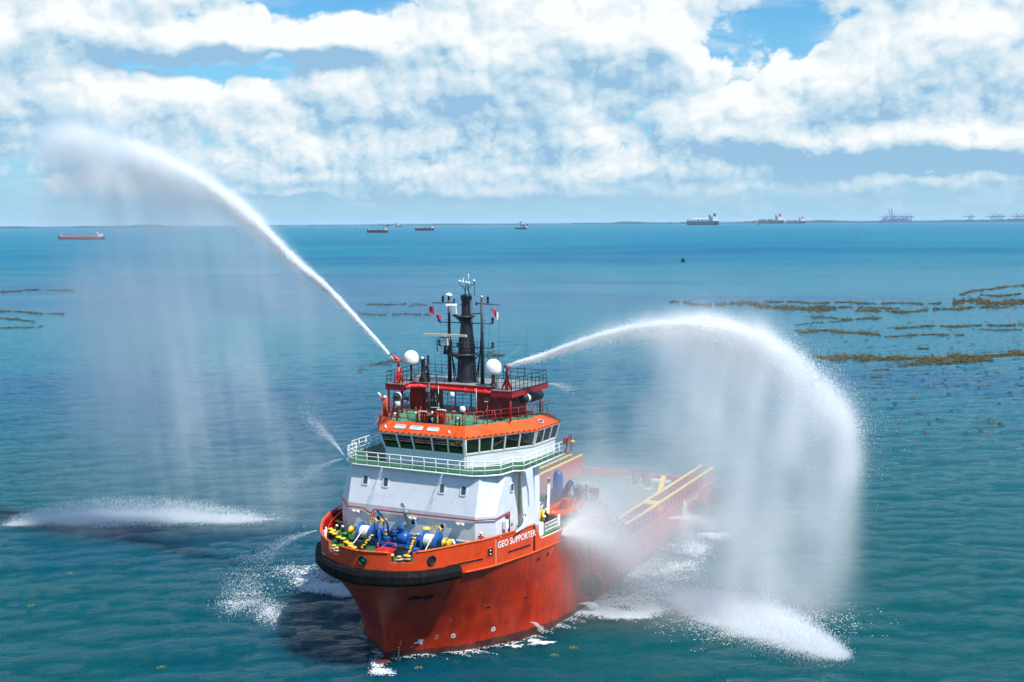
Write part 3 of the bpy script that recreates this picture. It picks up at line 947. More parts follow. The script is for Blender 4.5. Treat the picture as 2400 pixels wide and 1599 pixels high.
# red fire main along the knuckle with its drop pipe
pz = 11.25
MB().tube([(-4.85, -7.4, 11.75), (-4.1, -6.3, 11.25), (-4.1, -4.6, 11.25), (-4.1, -4.1, 10.95), (-4.1, -3.75, 10.92), (-4.1, -3.6, 11.2), (-4.1, -3.4, 11.24), (-4.1, 1, 11.28), (-4.1, 6.28, 11.36), (-5.15, 7.72, 11.4), (-7.4, 7.78, 11.5), (-7.45, 7.78, 9.0)], .055, 6).build('fire_main', MAT['red'], house)
MB().tube([(-4.08, -3.7, 11.0), (-4.08, -3.7, 9.3)], .06, 6).build('drop_pipe', MAT['red'], house)
MB().tube([(-4.15, y, z) for y, z in ((-6.25, 9.55), (-3, 9.52), (0, 9.5), (6.2, 9.5))], .035, 5).build('hand_line', MAT['frame_grey'], house)
for y in (-5.33, .35, 4.95):                                       # twin tube lights
    fl = MB().box((-4.06, y, 11.02), (.2, .85, .08)).build('deck_light', MAT['cream'], house)
    for dy in (-.2, .22): MB().cyl((-3.98, y + dy - .16, 10.92), (-3.98, y + dy + .16, 10.92), .10, .10, 8).build('lamp_tube', MAT['radome'], fl)
# loudhailer and camera on a post at the middle
hp = MB().tube([(-4.02, -.25, 10.1), (-3.98, -.25, 11.4), (-3.9, -.3, 11.9)], .06, 6).build('signal_post', MAT['steel'], house)
MB().lathe([(.05, -.25), (.08, -.1), (.20, .12), (.24, .14), (.2, .10), (.02, -.05)], (-3.75, -.35, 12.0), (1, -.15, .1), 14).build('horn', MAT['frame_grey'], hp)
MB().lathe([(.16, -.16), (.16, .16), (.13, .17), (0, .18)], (-3.78, -.15, 11.45), (1, 0, 0), 12).build('camera', MAT['steel'], hp)
MB().box((-3.95, -.25, 11.1), (.16, .34, .2)).build('bracket', MAT['steel'], hp)
MB().box((-4.0, -.32, 10.45), (.12, .2, .3)).build('junction_box', MAT['cream'], hp)
# port side of the house: door, hose box, tan stripe, rail, ladder
dr = MB().box((-7.9, 7.72, 9.85), (.85, .06, 1.9)).build('door', MAT['frame_grey'], house)
MB().lathe([(.13, 0), (.13, .03), (.0, .035)], (-7.9, 7.76, 10.3), (0, 1, 0), 12).build('porthole', MAT['dark_glass'], dr)
MB().box((-9.6, 7.71, 12.7), (.30, .05, 3.9)).build('tan_stripe', MAT['tan'], house)
MB().box((-6.6, 7.85, 10.6), (.5, .3, .7)).build('hose_box', MAT['paint_white'], house)
MB().lathe([(.2, 0), (.24, .08), (.2, .16), (.12, .16), (.1, .1)], (-7.1, 7.75, 11.2), (0, 1, 0), 14).build('hose_reel', MAT['red'], house)
MB().tube([(-8.6, 8.3, 8.76), (-8.6, 8.3, 10.6), (-8.9, 8.3, 10.9), (-9.3, 8.3, 10.9), (-9.55, 8.3, 10.6), (-9.55, 8.3, 8.76)], .04, 6).build('grab_frame', MAT['steel'], house)
MB().box((-5.0, 7.75, 9.9), (1.0, .05, .06), Matrix.Rotation(R(-50), 3, 'Z')).build('shelf', MAT['cream'], house)
# fin that carries the bridge wing down to the bulwark
fin = [(-8.35, 14.78), (-9.75, 14.78), (-10.0, 12.5), (-10.15, 10.02), (-6.6, 10.05), (-7.9, 10.35), (-8.75, 10.9), (-9.05, 11.7), (-8.95, 13.0)]
for y in (8.86, -8.98):
    MB().plate([(x, y, z) for x, z in fin], .14).build('wing_fin', MAT['white'], ship)
MB().box((-12.1, 7.9, 11.8), (1.0, .5, 6.0)).build('house_column', MAT['white'], ship)

# bridge deck
bd = [(-4.65, 5.8), (-5.2, 6.7), (-6.2, 7.7), (-7.9, 7.95), (-8.4, 8.75), (-16.6, 8.9), (-16.6, -8.9), (-8.4, -8.75), (-7.9, -7.95), (-6.2, -7.7), (-5.2, -6.7), (-4.65, -5.8)]
bdeck = MB().prism(bd, 14.80, 14.93).build('bridge_deck', MAT['deck_green'], ship)
MB().tube([(x, y, 14.87) for x, y in bd], .08, 6, closed=True).build('deck_edge', MAT['white'], bdeck)


def railing(path, h_, nr, sp, mt, parent, name='railing', r=.028, closed=False, pr=None):
    """horizontal rails as one part, each stanchion a piece under it"""
    pts = [Vector(p) for p in path]
    m = MB()
    for k in range(nr):
        m.tube([p + Vector((0, 0, h_ * (k + 1) / nr)) for p in pts], r * (1.25 if k == nr - 1 else .85), 5, closed=closed)
    o = m.build(name, mt, parent)
    seg = list(zip(pts, pts[1:] + pts[:1])) if closed else list(zip(pts[:-1], pts[1:]))
    me = MB().cyl((0, 0, 0), (0, 0, h_), pr or r * 1.15, n=5).mesh('stanchion')
    for a, b in seg:
        n = max(1, round((b - a).length / sp))
        for i in range(n + (1 if (b - pts[-1]).length < 1e-6 and not closed else 0)):
            put('stanchion', me, mt, o, a + (b - a) * (i / n))
    return o


inset = [(-4.75, 5.72), (-5.3, 6.6), (-6.25, 7.6), (-7.95, 7.85), (-8.45, 8.65), (-16.5, 8.8)]
fr_ = [(x, -y, 14.93) for x, y in inset[::-1]] + [(x, y, 14.93) for x, y in inset]
railing(fr_, 1.08, 3, 1.15, MAT['rail_white'], bdeck, r=.042)
# red fire hydrant brackets at the ends of the wings
for sgn in (1, -1):
    br = MB().tube([(-16.2, sgn * 9.0, 15.0), (-16.3, sgn * 9.35, 16.6), (-16.6, sgn * 9.4, 16.7), (-16.9, sgn * 9.3, 15.2), (-16.3, sgn * 9.35, 14.9)], .07, 6, closed=True).build('lifebuoy_rack', MAT['red'], ship)
    MB().lathe([(.12, -.1), (.16, 0), (.12, .2), (.04, .3)], (-16.5, sgn * 9.55, 16.0), (0, sgn, 0), 10).build('smoke_float', MAT['yellow'], br)
    MB().box((-16.2, sgn * 9.05, 16.1), (.35, .3, .5)).build('light_box', MAT['red'], br)

# ------------------------------------------------------------------ wheelhouse
ZS, ZR = 16.15, 17.68                                                # sill and roof edge
wl = [(-6.7, 3.95), (-12.75, 7.5), (-16.9, 7.7)]                    # sill plan, port
wu = [(-6.24, 4.2), (-12.4, 7.95), (-16.9, 8.12)]                   # head plan, port
full = lambda a: [(x, -y) for x, y in a[::-1]] + a
wh = MB().prism([(x, y) for x, y in full(wl)], 14.93, ZS).build('wheelhouse', MAT['white'], ship)
MB().prism([(x, y * .985) for x, y in full(wl)], ZS - .05, ZS + .02).build('window_floor', MAT['interior'], wh)
MB().prism([(x, y * .97) for x, y in full(wu)], ZR - .22, ZR - .17).build('ceiling', MAT['interior'], wh)
MB().box((-10.5, 0, 16.45), (3.0, 4.0, .7)).build('console', MAT['interior'], wh)
MB().box((-7.35, 0, 16.45), (.6, 6.4, .5)).build('desk', MAT['interior'], wh)
MB().box((-16.6, 0, 16.9), (.1, 14.8, 1.5)).build('aft_wall', MAT['interior'], wh)
for y in (-2.2, .4, 2.6): MB().box((-8.6, y, 16.7), (.5, .5, 1.0)).build('chair', MAT['interior'], wh)
for (x_, y_) in ((-9.6, 5.2), (-9.9, 5.38)): MB().ball((x_, y_, 16.3), .1, 8, 6).build('lamp_globe', MAT['radome'], wh)


def glazing(a0, a1, b0, b1, cuts, parent, post=.11):
    """row of panes between a sill line a0-a1 and a head line b0-b1; cuts are the post positions 0..1"""
    a0, a1, b0, b1 = (Vector(q) for q in (a0, a1, b0, b1))
    nrm = (a1 - a0).cross(b0 - a0).normalized()
    mid = (a0 + a1 + b0 + b1) / 4
    if nrm.dot(Vector((mid.x + 11, mid.y, 0))) < 0: nrm = -nrm
    L = (a1 - a0).length
    for i, c in enumerate(cuts):
        p0, p1 = a0.lerp(a1, c), b0.lerp(b1, c)
        MB().bar(p0 + nrm * .02, p1 + nrm * .02, post * 1.25, .14, up=nrm).build('window_post', MAT['rail_white'], parent)
    for c, d in zip(cuts[:-1], cuts[1:]):
        e = post / L * .5
        q = [a0.lerp(a1, c + e), a0.lerp(a1, d - e), b0.lerp(b1, d - e), b0.lerp(b1, c + e)]
        MB().plate(q, .02).build('pane', MAT['glass'], parent)
    MB().bar(a0 + nrm * .03, a1 + nrm * .03, .16, .12, up=nrm).build('sill', MAT['rail_white'], parent)
    MB().bar(b0 + nrm * .03, b1 + nrm * .03, .15, .16, up=nrm).build('head', MAT['rail_white'], parent)


v3 = lambda q, z: (q[0], q[1], z)
mir = lambda q: (q[0], -q[1])
glazing(v3(mir(wl[0]), ZS), v3(wl[0], ZS), v3(mir(wu[0]), ZR - .1), v3(wu[0], ZR - .1), [.005, .20, .385, .62, .81, .995], wh)
for f_ in (lambda q: q, mir):
    glazing(v3(f_(wl[0]), ZS), v3(f_(wl[1]), ZS), v3(f_(wu[0]), ZR - .1), v3(f_(wu[1]), ZR - .1), [.015, .20, .38, .56, .77, .985], wh)
    glazing(v3(f_(wl[1]), ZS), v3(f_(wl[2]), ZS), v3(f_(wu[1]), ZR - .1), v3(f_(wu[2]), ZR - .1), [.02, .34, .67, .985], wh)
MB().tube([(-6.6, 4.15, 14.95), (-6.55, 4.2, 16.2), (-6.1, 4.4, 17.5)], .04, 6).build('down_pipe', MAT['rail_white'], wh)
MB().bar((-9.1, 6.2, 16.0), (-10.2, 7.4, 16.02), .10, .07).build('awning_arm', MAT['cream'], wh)
# sloping orange roof edge
ri = [(-7.2, 3.75), (-12.85, 6.95), (-16.9, 7.1)]                   # inner, upper plan
ZM = 18.45
roof = MB()
A, Bp = full([(x, y) for x, y in [(-6.12, 4.28), (-12.35, 8.08), (-17.0, 8.25)]]), full(ri)
roof.loft([[(*p, ZR - .12) for p in A], [(*p, ZR) for p in A], [(*p, ZM) for p in Bp], [(p[0], p[1], ZM - .1) for p in Bp]], smooth=False)
roof.quad(*[(*p, ZR - .12) for p in A])
roof = roof.build('wheelhouse_roof', MAT['orange'], ship)
MB().prism([(x, y) for x, y in full(ri)], ZM - .12, ZM - .02).build('monkey_deck', MAT['top_green'], ship)
# bolts / lashing eyes along the eave
eye = MB().box((0, 0, 0), (.10, .10, .08)).mesh('eave_clip')
for a, b in zip(A[:-1], A[1:]):
    n = int((Vector(b) - Vector(a)).length / .55)
    for i in range(n):
        p = Vector(a).lerp(Vector(b), (i + .5) / n); put('eave_clip', eye, MAT['black'], roof, (p.x, p.y, ZR + .03))
# skylights let into the front slope
sn = Vector((.77, 0, 1.08)).normalized(); su = Vector((-1.08, 0, .77)).normalized()
for y, w in ((-2.35, .95), (-.72, 1.15), (.95, 1.0)):
    window((-6.66, y, ZR + .40), (0, 1, 0), su, sn, w, .38, roof, 'skylight', .05)
for ch in list(roof.children):
    if ch.name.startswith('skylight'):
        for c in ch.children: c.data.materials[0] = MAT['skylight']
p0, p1 = Vector((-12.35, 8.08, ZR)), Vector((-12.85, 6.95, ZM))
c = Vector((-14.0, 7.62, (ZR + ZM) / 2 + .02)); window(c, (-1, 0, 0), Vector((0, -1.15, .77)).normalized(), Vector((0, .77, 1.15)).normalized(), .55, .36, roof, 'skylight', .05)
for y in (-3.75, 2.6):                                              # small white horns on the eave
    MB().lathe([(.12, 0), (.10, .1), (.03, .22), (.0, .24)], (-6.5, y, ZR + .28), (.3, 0, 1), 8).build('eave_lamp', MAT['radome'], roof)
for y in (-3.3, -1.65, 0.05, 1.75, 3.2):
    MB().tube([(-6.2, y, ZR + .06), (-6.6, y + .06, ZR + .42), (-7.0, y, ZR + .66)], .025, 4).build('hose', MAT['red'], roof)
# upright side screen, starboard wing
MB().plate([(-8.2, -6.0, ZR + .1), (-11.8, -8.0, ZR + .1), (-11.9, -7.2, ZR + 1.75), (-9.1, -5.6, ZR + 1.3)], .06).build('side_screen', MAT['orange'], ship)

# monkey island railings, red
mi = [(-7.3, 3.7, ZM), (-12.85, 6.85, ZM), (-16.8, 7.0, ZM)]
rr = railing([(x, -y, z) for x, y, z in mi[::-1]] + mi, 1.1, 3, .95, MAT['red'], roof, r=.03)
# ------------------------------------------------------------------ fire platform above the wheelhouse
ZP = 21.1
for y0, y1 in ((-5.2, -3.55), (1.8, 5.0)):                          # casings that carry the platform
    c = MB().box((-14.6, (y0 + y1) / 2, (ZM + ZP - .6) / 2), (3.2, y1 - y0, ZP - .6 - ZM)).build('funnel_casing', MAT['red'], ship)
    MB().box((-12.97, (y0 + y1) / 2 + .2, ZM + .95), (.05, .75, 1.7)).build('casing_door', MAT['red'], c)
    for z in (ZM + .35, ZM + 1.3): MB().box((-12.96, y1 - .25, z), (.06, .1, .12)).build('hinge', MAT['black'], c)
plat = [(-10.6, 4.45), (-10.75, 6.45), (-17.6, 6.7), (-17.6, -6.7), (-10.75, -6.45), (-10.6, -4.45), (-12.55, -4.65), (-12.65, 0), (-12.6, 4.0)]
pm = MB()
pm.prism(plat, ZP - .55, ZP)
platform = pm.build('fire_platform', MAT['red'], ship)
MB().prism([(x * .998 - .02, y * .985) for x, y in plat], ZP + .004, ZP + .02).build('platform_deck', MAT['steel'], platform)
for a, b in zip(plat, plat[1:] + plat[:1]):
    MB().bar((*a, ZP - .02), (*b, ZP - .02), .05, .10).build('edge_strip', MAT['black'] if a[1] > 6 and a[0] < -10.7 else MAT['red'], platform)
for x, y in ((-10.9, -6.2), (-11.2, -5.0), (-10.9, 6.2), (-11.3, 4.9), (-13.6, 6.3), (-16.5, 6.4), (-16.5, -6.4), (-13.4, -6.3)):
    MB().cyl((x, y, ZM), (x, y, ZP - .55), .09, .09, 8).build('pillar', MAT['red'], platform)
prail = [(x, y, ZP) for x, y in [(-12.7, -4.5), (-10.75, -4.6), (-10.85, -6.35), (-17.5, -6.6), (-17.5, 6.6), (-10.85, 6.35), (-10.75, 4.6), (-12.7, 4.1)]]
railing(prail, 1.1, 3, .75, MAT['mast_black'], platform, r=.026)
railing([(-12.75, -4.4, ZP), (-12.75, -1.4, ZP)], 1.1, 3, .8, MAT['mast_black'], platform, r=.022)
# big red supply pipe along the front with flanges
pp = [(-10.7, -4.3, ZP - .30), (-11.2, -4.1, ZP - .16), (-12.1, -3.6, ZP - .22), (-12.35, -3.3, ZP - .32), (-12.4, -1, ZP - .40), (-12.4, 2.4, ZP - .46), (-12.3, 4.0, ZP - .50)]
pipe = MB().tube(pp, .19, 10).build('supply_pipe', MAT['bright_red'], platform)
for y in (-2.9, -2.4, .9, 1.9, 2.9): MB().cyl((-12.4, y, ZP - .36 - (y + 3) * .015), (-12.4, y + .1, ZP - .36 - (y + 3) * .015), .25, .25, 12).build('flange', MAT['bright_red'], pipe)


def monitor(x, y, aim, elev, name='water_monitor'):
    """fire monitor on a braced pedestal, barrel towards aim (deg from forward, + to port)"""
    m = MB()
    m.cyl((x, y, ZP), (x, y, ZP + 1.5), .16, .13, 10)
    o = m.build(name, MAT['bright_red'] if y < 0 else MAT['red'], ship)
    for k in range(6):
        a = k * 1.047 + .3
        MB().plate([(x + math.cos(a) * .12, y + math.sin(a) * .12, ZP + 1.1), (x + math.cos(a) * .55, y + math.sin(a) * .55, ZP + .02), (x + math.cos(a) * .45, y + math.sin(a) * .45, ZP + .02), (x + math.cos(a) * .10, y + math.sin(a) * .10, ZP + .6)], .05).build('brace', o.data.materials[0], o)
    a, e = R(aim), R(elev)
    d = Vector((math.cos(a) * math.cos(e), math.sin(a) * math.cos(e), math.sin(e)))
    h = Vector((x, y, ZP + 1.5))
    s = Vector((-math.sin(a), math.cos(a), 0))
    MB().tube([h, h + Vector((0, 0, .25)) - s * .05, h + Vector((0, 0, .35)) + s * .22, h + Vector((0, 0, .5)) + s * .30, h + Vector((0, 0, .65)) + s * .1, h + Vector((0, 0, .66))], .12, 8).build('swivel', o.data.materials[0], o)
    b0 = h + Vector((0, 0, .66))
    br = MB().tube([b0 - d * .25, b0, b0 + d * .3, b0 + d * .75], [.15, .15, .13, .10], 10).build('barrel', o.data.materials[0], o)
    MB().cyl(b0 + d * .72, b0 + d * .95, .11, .17, 12).build('nozzle', MAT['mast_black'], o)
    MB().cyl(h + Vector((0, 0, .2)) - s * .35, h + Vector((0, 0, .2)) - s * .12, .14, .14, 10).build('motor', MAT['steel'], o)
    MB().box(h + Vector((-.2, 0, -.3)), (.22, .26, .35)).build('gear_box', MAT['red'], o)
    return b0 + d * .97, d


NOZ_S = monitor(-11.4, -5.4, -62, 32)
NOZ_P = monitor(-11.5, 5.55, 62, 16)


def radome(x, y, z, r, base, pole_r=.16):
    m = MB(); prof = [(r * .80, -r * .75), (r * .93, -r * .70), (r * .99, -r * .3), (r, 0)] + [(r * math.cos(t), r * math.sin(t) * 1.02) for t in np.linspace(.1, math.pi / 2, 8)]
    m.lathe(prof, (x, y, z), (0, 0, 1), 20)
    o = m.build('satellite_dome', MAT['radome'], ship)
    MB().cyl((x, y, z - r * .78), (x, y, z - r * .70), r * .62, r * .9, 16).build('dome_base', MAT['radome'], o)
    MB().lathe([(pole_r * 2.2, 0), (pole_r, .35), (pole_r, z - r * .75 - base)], (x, y, base), (0, 0, 1), 10).build('dome_post', MAT['mast_black'], o)
    return o


radome(-12.9, -5.0, 23.25, .72, ZP, .11)
radome(-13.3, 3.3, 22.75, .76, ZP, .17)
# black vent post beside the starboard dome
vp = MB().lathe([(.42, 0), (.40, .25), (.2, .7), (.18, 2.0), (.28, 2.1), (.1, 2.2)], (-13.2, -3.9, ZP), (0, 0, 1), 10).build('vent_post', MAT['mast_black'], ship)
MB().ball((-13.0, -3.85, ZP + 2.2), .14, 8, 6).build('lamp_globe', MAT['radome'], vp)

# ------------------------------------------------------------------ main mast
mx = -14.6
mast = MB().lathe([(.92, 0), (.86, .5), (.70, 2.6), (.62, 4.4), (.44, 6.2), (.40, 8.0)], (mx, -.1, ZP), (0, 0, 1), 18).build('main_mast', MAT['mast_black'], ship)
for a in range(6):                                                  # stiffeners up the mast
    t = a * 1.047
    MB().bar((mx + .88 * math.cos(t), -.1 + .88 * math.sin(t), ZP + .05), (mx + .63 * math.cos(t), -.1 + .63 * math.sin(t), ZP + 4.3), .06, .06).build('stiffener', MAT['mast_black'], mast)
def round_platform(z, r, yo, name='mast_platform'):
    m = MB(); m.lathe([(.5, -.45), (r * .9, -.12), (r, -.1), (r, 0), (.3, .01)], (mx + .15, yo, z), (0, 0, 1), 20)
    return m.build(name, MAT['mast_black'], mast)
p1 = round_platform(23.75, 1.45, -.4)
for sgn in (-1, 1):
    MB().bar((mx, -.1 + sgn * .6, 23.0), (mx, -.3 + sgn * 1.5, 23.65), .08, .08).build('bracket', MAT['mast_black'], mast)
ring = [(mx + .15 + 1.38 * math.cos(a), -.4 + 1.38 * math.sin(a), 23.76) for a in np.linspace(-2.6, 2.6, 14)]
m = MB()
for k in (1, 2, 3): m.tube([(x, y, z + .36 * k) for x, y, z in ring], .022, 4)
rl = m.build('mast_railing', MAT['mast_black'], mast)
st = MB().cyl((0, 0, 0), (0, 0, 1.08), .025, n=4).mesh('stanchion')
for p in ring[::2]: put('stanchion', st, MAT['mast_black'], rl, p)
p2 = round_platform(27.2, .95, -.2)
MB().bar((mx, 0, 27.3), (mx, 1.35, 27.45), .3, .10).build('bracket', MAT['mast_black'], mast)
p3 = round_platform(29.05, .55, .0)
# top frame with aerials
tf = MB().tube([(mx, -.2, 29.0), (mx, -.12, 30.0)], .06, 6)
for y0, y1, z0 in ((-.2, -.75, 30.0), (.05, .75, 30.05)):
    tf.tube([(mx, y0, z0 - .5), (mx, (y0 + y1) / 2, z0 - .1), (mx, y1, z0), (mx, y1, z0 + .3)], .035, 5)
tf.tube([(mx, .3, 29.05), (mx, .12, 29.7), (mx, .1, 30.1)], .05, 6).tube([(mx, .8, 29.0), (mx, .84, 30.5)], .025, 5)
tf = tf.build('aerial_frame', MAT['mast_black'], mast)
for y, z in ((-.75, 30.3), (-.42, 30.25), (-.05, 30.2), (.2, 30.15), (.75, 30.36)):
    MB().lathe([(.03, -.12), (.13, 0), (.12, .08), (.0, .14)], (mx, y, z), (0, 0, 1), 8).build('gps_aerial', MAT['radome'], tf)
MB().cyl((mx, .18, 30.2), (mx, .18, 31.0), .05, .04, 6).build('whip', MAT['frame_grey'], tf)
MB().cyl((mx, -.35, 30.2), (mx, -.35, 30.6), .05, .04, 6).build('whip', MAT['frame_grey'], tf)
# radars
r1 = MB().box((mx + 1.3, -1.5, 24.9), (.5, .5, .7)).build('radar', MAT['frame_grey'], ship)
MB().cyl((mx + 1.3, -1.5, 23.75), (mx + 1.3, -1.5, 24.6), .28, .20, 10).build('pedestal', MAT['mast_black'], r1)
MB().box((mx + 1.3, -1.6, 25.48), (.22, 4.4, .20)).build('scanner', MAT['cream'], r1)
MB().cyl((mx + 1.3, -1.5, 25.2), (mx + 1.3, -1.5, 25.4), .12, .12, 8).build('spindle', MAT['frame_grey'], r1)
MB().tube([(mx + 1.75, -2.15, 24.0), (mx + 1.75, -2.2, 25.1), (mx + 1.6, -1.9, 25.3), (mx + 1.6, -1.1, 25.3), (mx + 1.75, -.85, 25.0), (mx + 1.75, -.8, 24.0)], .05, 5).build('guard_frame', MAT['mast_black'], r1)
r2 = MB().box((mx + .6, -.95, 27.75), (.4, .4, .8)).build('radar', MAT['frame_grey'], ship)
MB().box((mx + .6, -1.05, 28.2), (.2, 1.5, .18), Matrix.Rotation(R(38), 3, 'Z')).build('scanner', MAT['radome'], r2)
MB().cyl((mx + .6, -.95, 27.2), (mx + .6, -.95, 27.4), .22, .2, 8).build('pedestal', MAT['mast_black'], r2)


# side poles with yards and navigation lights
def nav_light(p, parent, h_=.5, r=.13):
    x, y, z = p
    l = MB().lathe([(r * .7, 0), (r, .04), (r, h_ * .28), (r * .8, h_ * .32), (r * .8, h_ * .55), (r, h_ * .6), (r, h_ * .85), (r * .4, h_), (0, h_)], p, (0, 0, 1), 8).build('navigation_light', MAT['black'], parent)
    return l


for sgn, yp in ((-1, -1.72), (1, 1.68)):
    pl = MB().cyl((mx + .3, yp, ZP), (mx + .3, yp, 28.9), .20, .11, 8).build('signal_pole', MAT['mast_black'], ship)
    for z, out_, inn in ((28.35, 3.45 if True else 0, .6), (26.55, 1.1, 1.2), (24.35, 1.1, 0.9)):
        y1 = yp + sgn * (out_ - 1.65 if z > 28 else out_); y0 = yp - sgn * inn
        MB().tube([(mx + .3, y0, z), (mx + .3, y1, z - (.06 if z > 28 else 0))], .045, 5).build('yard', MAT['mast_black'], pl)
        ly = yp + sgn * .62 if z > 28 else y1 - sgn * .02
        nav_light((mx + .3, ly, z + .05), pl, .62 if z > 28 else .55)
        nav_light((mx + .3, y0 + sgn * .05, z + (.03 if z < 28 or sgn < 0 else -.2)), pl, .36, .09)
    for k in range(10):
        MB().bar((mx + .3, yp + sgn * .1, 22.4 + k * .55), (mx + .3, yp + sgn * .42, 22.4 + k * .55), .03, .03).build('step', MAT['mast_black'], pl)
    if sgn < 0: MB().lathe([(.05, -.1), (.34, 0), (.33, .07), (.2, .2), (0, .27)], (mx + .3, yp, 29.0), (0, 0, 1), 14).build('aerial_dome', MAT['radome'], pl)
    else: MB().ball((mx + .3, yp, 28.98), .1, 8, 6).build('aerial_dome', MAT['radome'], pl)
    MB().tube([(mx + .3, yp - sgn * .5, ZP), (mx + .3, yp - sgn * .12, 25.2)], .06, 5).build('strut', MAT['mast_black'], pl)
    MB().tube([(mx + .3, yp - sgn * .75, ZP), (mx + .3, yp - sgn * .30, 23.4)], .05, 5).build('strut', MAT['mast_black'], pl)
# caged ladder on the mast
ld = MB()
for y in (.62, .86): ld.tube([(mx + .25, y, ZP + .1), (mx + .25, y * .72, 28.9)], .03, 4)
for k in range(20): ld.bar((mx + .25, .58, ZP + .4 + k * .38), (mx + .25, .86 - .012 * k, ZP + .4 + k * .38), .03, .03)
ld.build('ladder', MAT['mast_black'], mast)
# forward signal mast with a ladder frame, standing on the monkey island
fm = MB().cyl((-7.75, -.1, ZM), (-7.75, -.1, 22.0), .17, .15, 10).build('forward_mast', MAT['mast_black'], ship)
MB().cyl((-7.75, -.1, 22.0), (-7.75, -.1, 24.1), .12, .06, 8).build('top_pole', MAT['mast_black'], fm)
for z in (22.4, 23.0, 23.5, 23.9): nav_light((-7.75, -.1 + (.18 if z < 23.4 else 0) * (1 if int(z * 10) % 2 else -1), z), fm, .42, .12)
MB().tube([(-8.1, .35, ZM), (-8.0, .28, 20.2), (-7.9, .85, 20.3), (-7.9, .5, 22.6), (-7.9, -.45, 22.62)], .05, 5).build('ladder_frame', MAT['mast_black'], fm)
MB().tube([(-7.9, .78, 20.2), (-7.9, .62, 22.6)], .04, 5).build('ladder_frame', MAT['mast_black'], fm)
MB().bar((-7.85, 0, 19.75), (-7.95, .85, 19.78), .06, .06).build('rung', MAT['frame_grey'], fm)
MB().box((-8.0, .32, 19.1), (.5, .75, .22), Matrix.Rotation(R(25), 3, 'X')).build('cover', MAT['black'], fm)
for y in (-.4, .15): MB().bar((-7.75, y, ZM), (-7.75, -.1, ZM + 1.0), .07, .07).build('stay', MAT['mast_black'], fm)
for z in (19.2, 21.3): MB().box((-7.6, -.1, z), (.2, .3, .3)).build('clamp', MAT['steel'], fm)
# flag halyards and aerial wires
for (y0, y1, zt) in ((-3.35, -2.95, 28.33), (-2.65, -2.3, 28.33), (2.55, 2.35, 28.28), (3.4, 3.55, 28.28)):
    MB().tube([(mx + .3, y0, zt), (mx + .5, (y0 + y1) / 2, 25), (mx + .8, y1, ZP + .3)], .014, 3).build('halyard', MAT['black'], ship)
MB().tube([(-15.5, 5.2, ZP), (-15.4, 5.75, 26.4)], [.03, .012], 4).build('whip_aerial', MAT['black'], ship)
# exhaust silencers, black, on the port side under the platform
for k, (z, x0, x1) in enumerate(((20.15, -12.9, -16.6),)):
    ex = MB().lathe([(.0, 0), (.36, .02), (.40, .1), (.40, 1.1), (.47, 1.15), (.47, 3.2), (.38, 3.4), (0, 3.42)], (x0, 6.35, z), (-1, .05, 0), 16).build('silencer', MAT['black'], ship)
    MB().lathe([(.412, 0), (.412, .35)], (x0 - .55, 6.38, z), (-1, .05, 0), 16).build('band', MAT['frame_grey'], ex)
    MB().box((x0 - 2, 6.1, z - .45), (2.6, .3, .1)).build('cradle', MAT['black'], ex)

# ---- gear on the monkey island
def searchlight(x, y, z, face):
    d = Vector((math.cos(R(face)), math.sin(R(face)), -.1)).normalized()
    o = MB().lathe([(.0, -.42), (.26, -.36), (.36, -.1), (.38, .22), (.40, .26)], (x, y, z), d, 18).build('searchlight', MAT['radome'], ship)
    MB().lathe([(.37, .2), (.36, .27), (0, .25)], (x, y, z), d, 18).build('lens', MAT['dark_glass'], o)
    MB().cyl((x, y, ZM), (x, y, z - .4), .10, .08, 8).build('post', MAT['red'], o)
    MB().tube([(x, y - .43, z), (x, y - .40, z - .35), (x, y, z - .5), (x, y + .40, z - .35), (x, y + .43, z)], .04, 5).build('yoke', MAT['steel'], o)
    MB().cyl((x, y, z - .95), (x, y, z - .45), .24, .26, 12).build('turntable', MAT['frame_grey'], o)
searchlight(-8.9, -4.0, 20.35, 12)
def flood(x, y, z, mtl='steel'):
    o = MB().cyl((x, y, ZM), (x, y, z - .1), .05, .05, 6).build('floodlight', MAT['red'], ship)
    MB().box((x + .05, y, z + .1), (.22, .42, .34), Matrix.Rotation(R(-25), 3, 'Y')).build('lamp_head', MAT['black'], o)
    MB().box((x + .17, y, z + .06), (.02, .36, .28), Matrix.Rotation(R(-25), 3, 'Y')).build('glass', MAT['lamp'], o)
    return o
flood(-8.6, -2.85, 20.1); flood(-7.7, 2.55, 19.7); flood(-8.9, 5.0, 20.5)
def sm_dome(x, y, z, r):
    o = MB().cyl((x, y, ZM), (x, y, z - r), .06, .06, 6).build('small_dome', MAT['red'], ship)
    MB().lathe([(r * .75, -r), (r, -r * .6), (r, .0), (r * .8, r * .6), (0, r * .85)], (x, y, z), (0, 0, 1), 12).build('cap', MAT['radome'], o)
sm_dome(-7.35, 3.45, 19.95, .26); sm_dome(-9.9, 1.0, 20.7, .22)
for y, z in ((-1.1, 19.2), (.55, 19.35), (3.05, 19.0), (-3.2, 19.0)):   # short red pipe stands with white heads
    o = MB().tube([(-7.5, y, ZM), (-7.5, y, z), (-7.25, y, z + .1)], .09, 6).build('spray_head', MAT['red'], ship)
    MB().ball((-7.2, y, z + .1), .1, 8, 6).build('head', MAT['radome'], o)
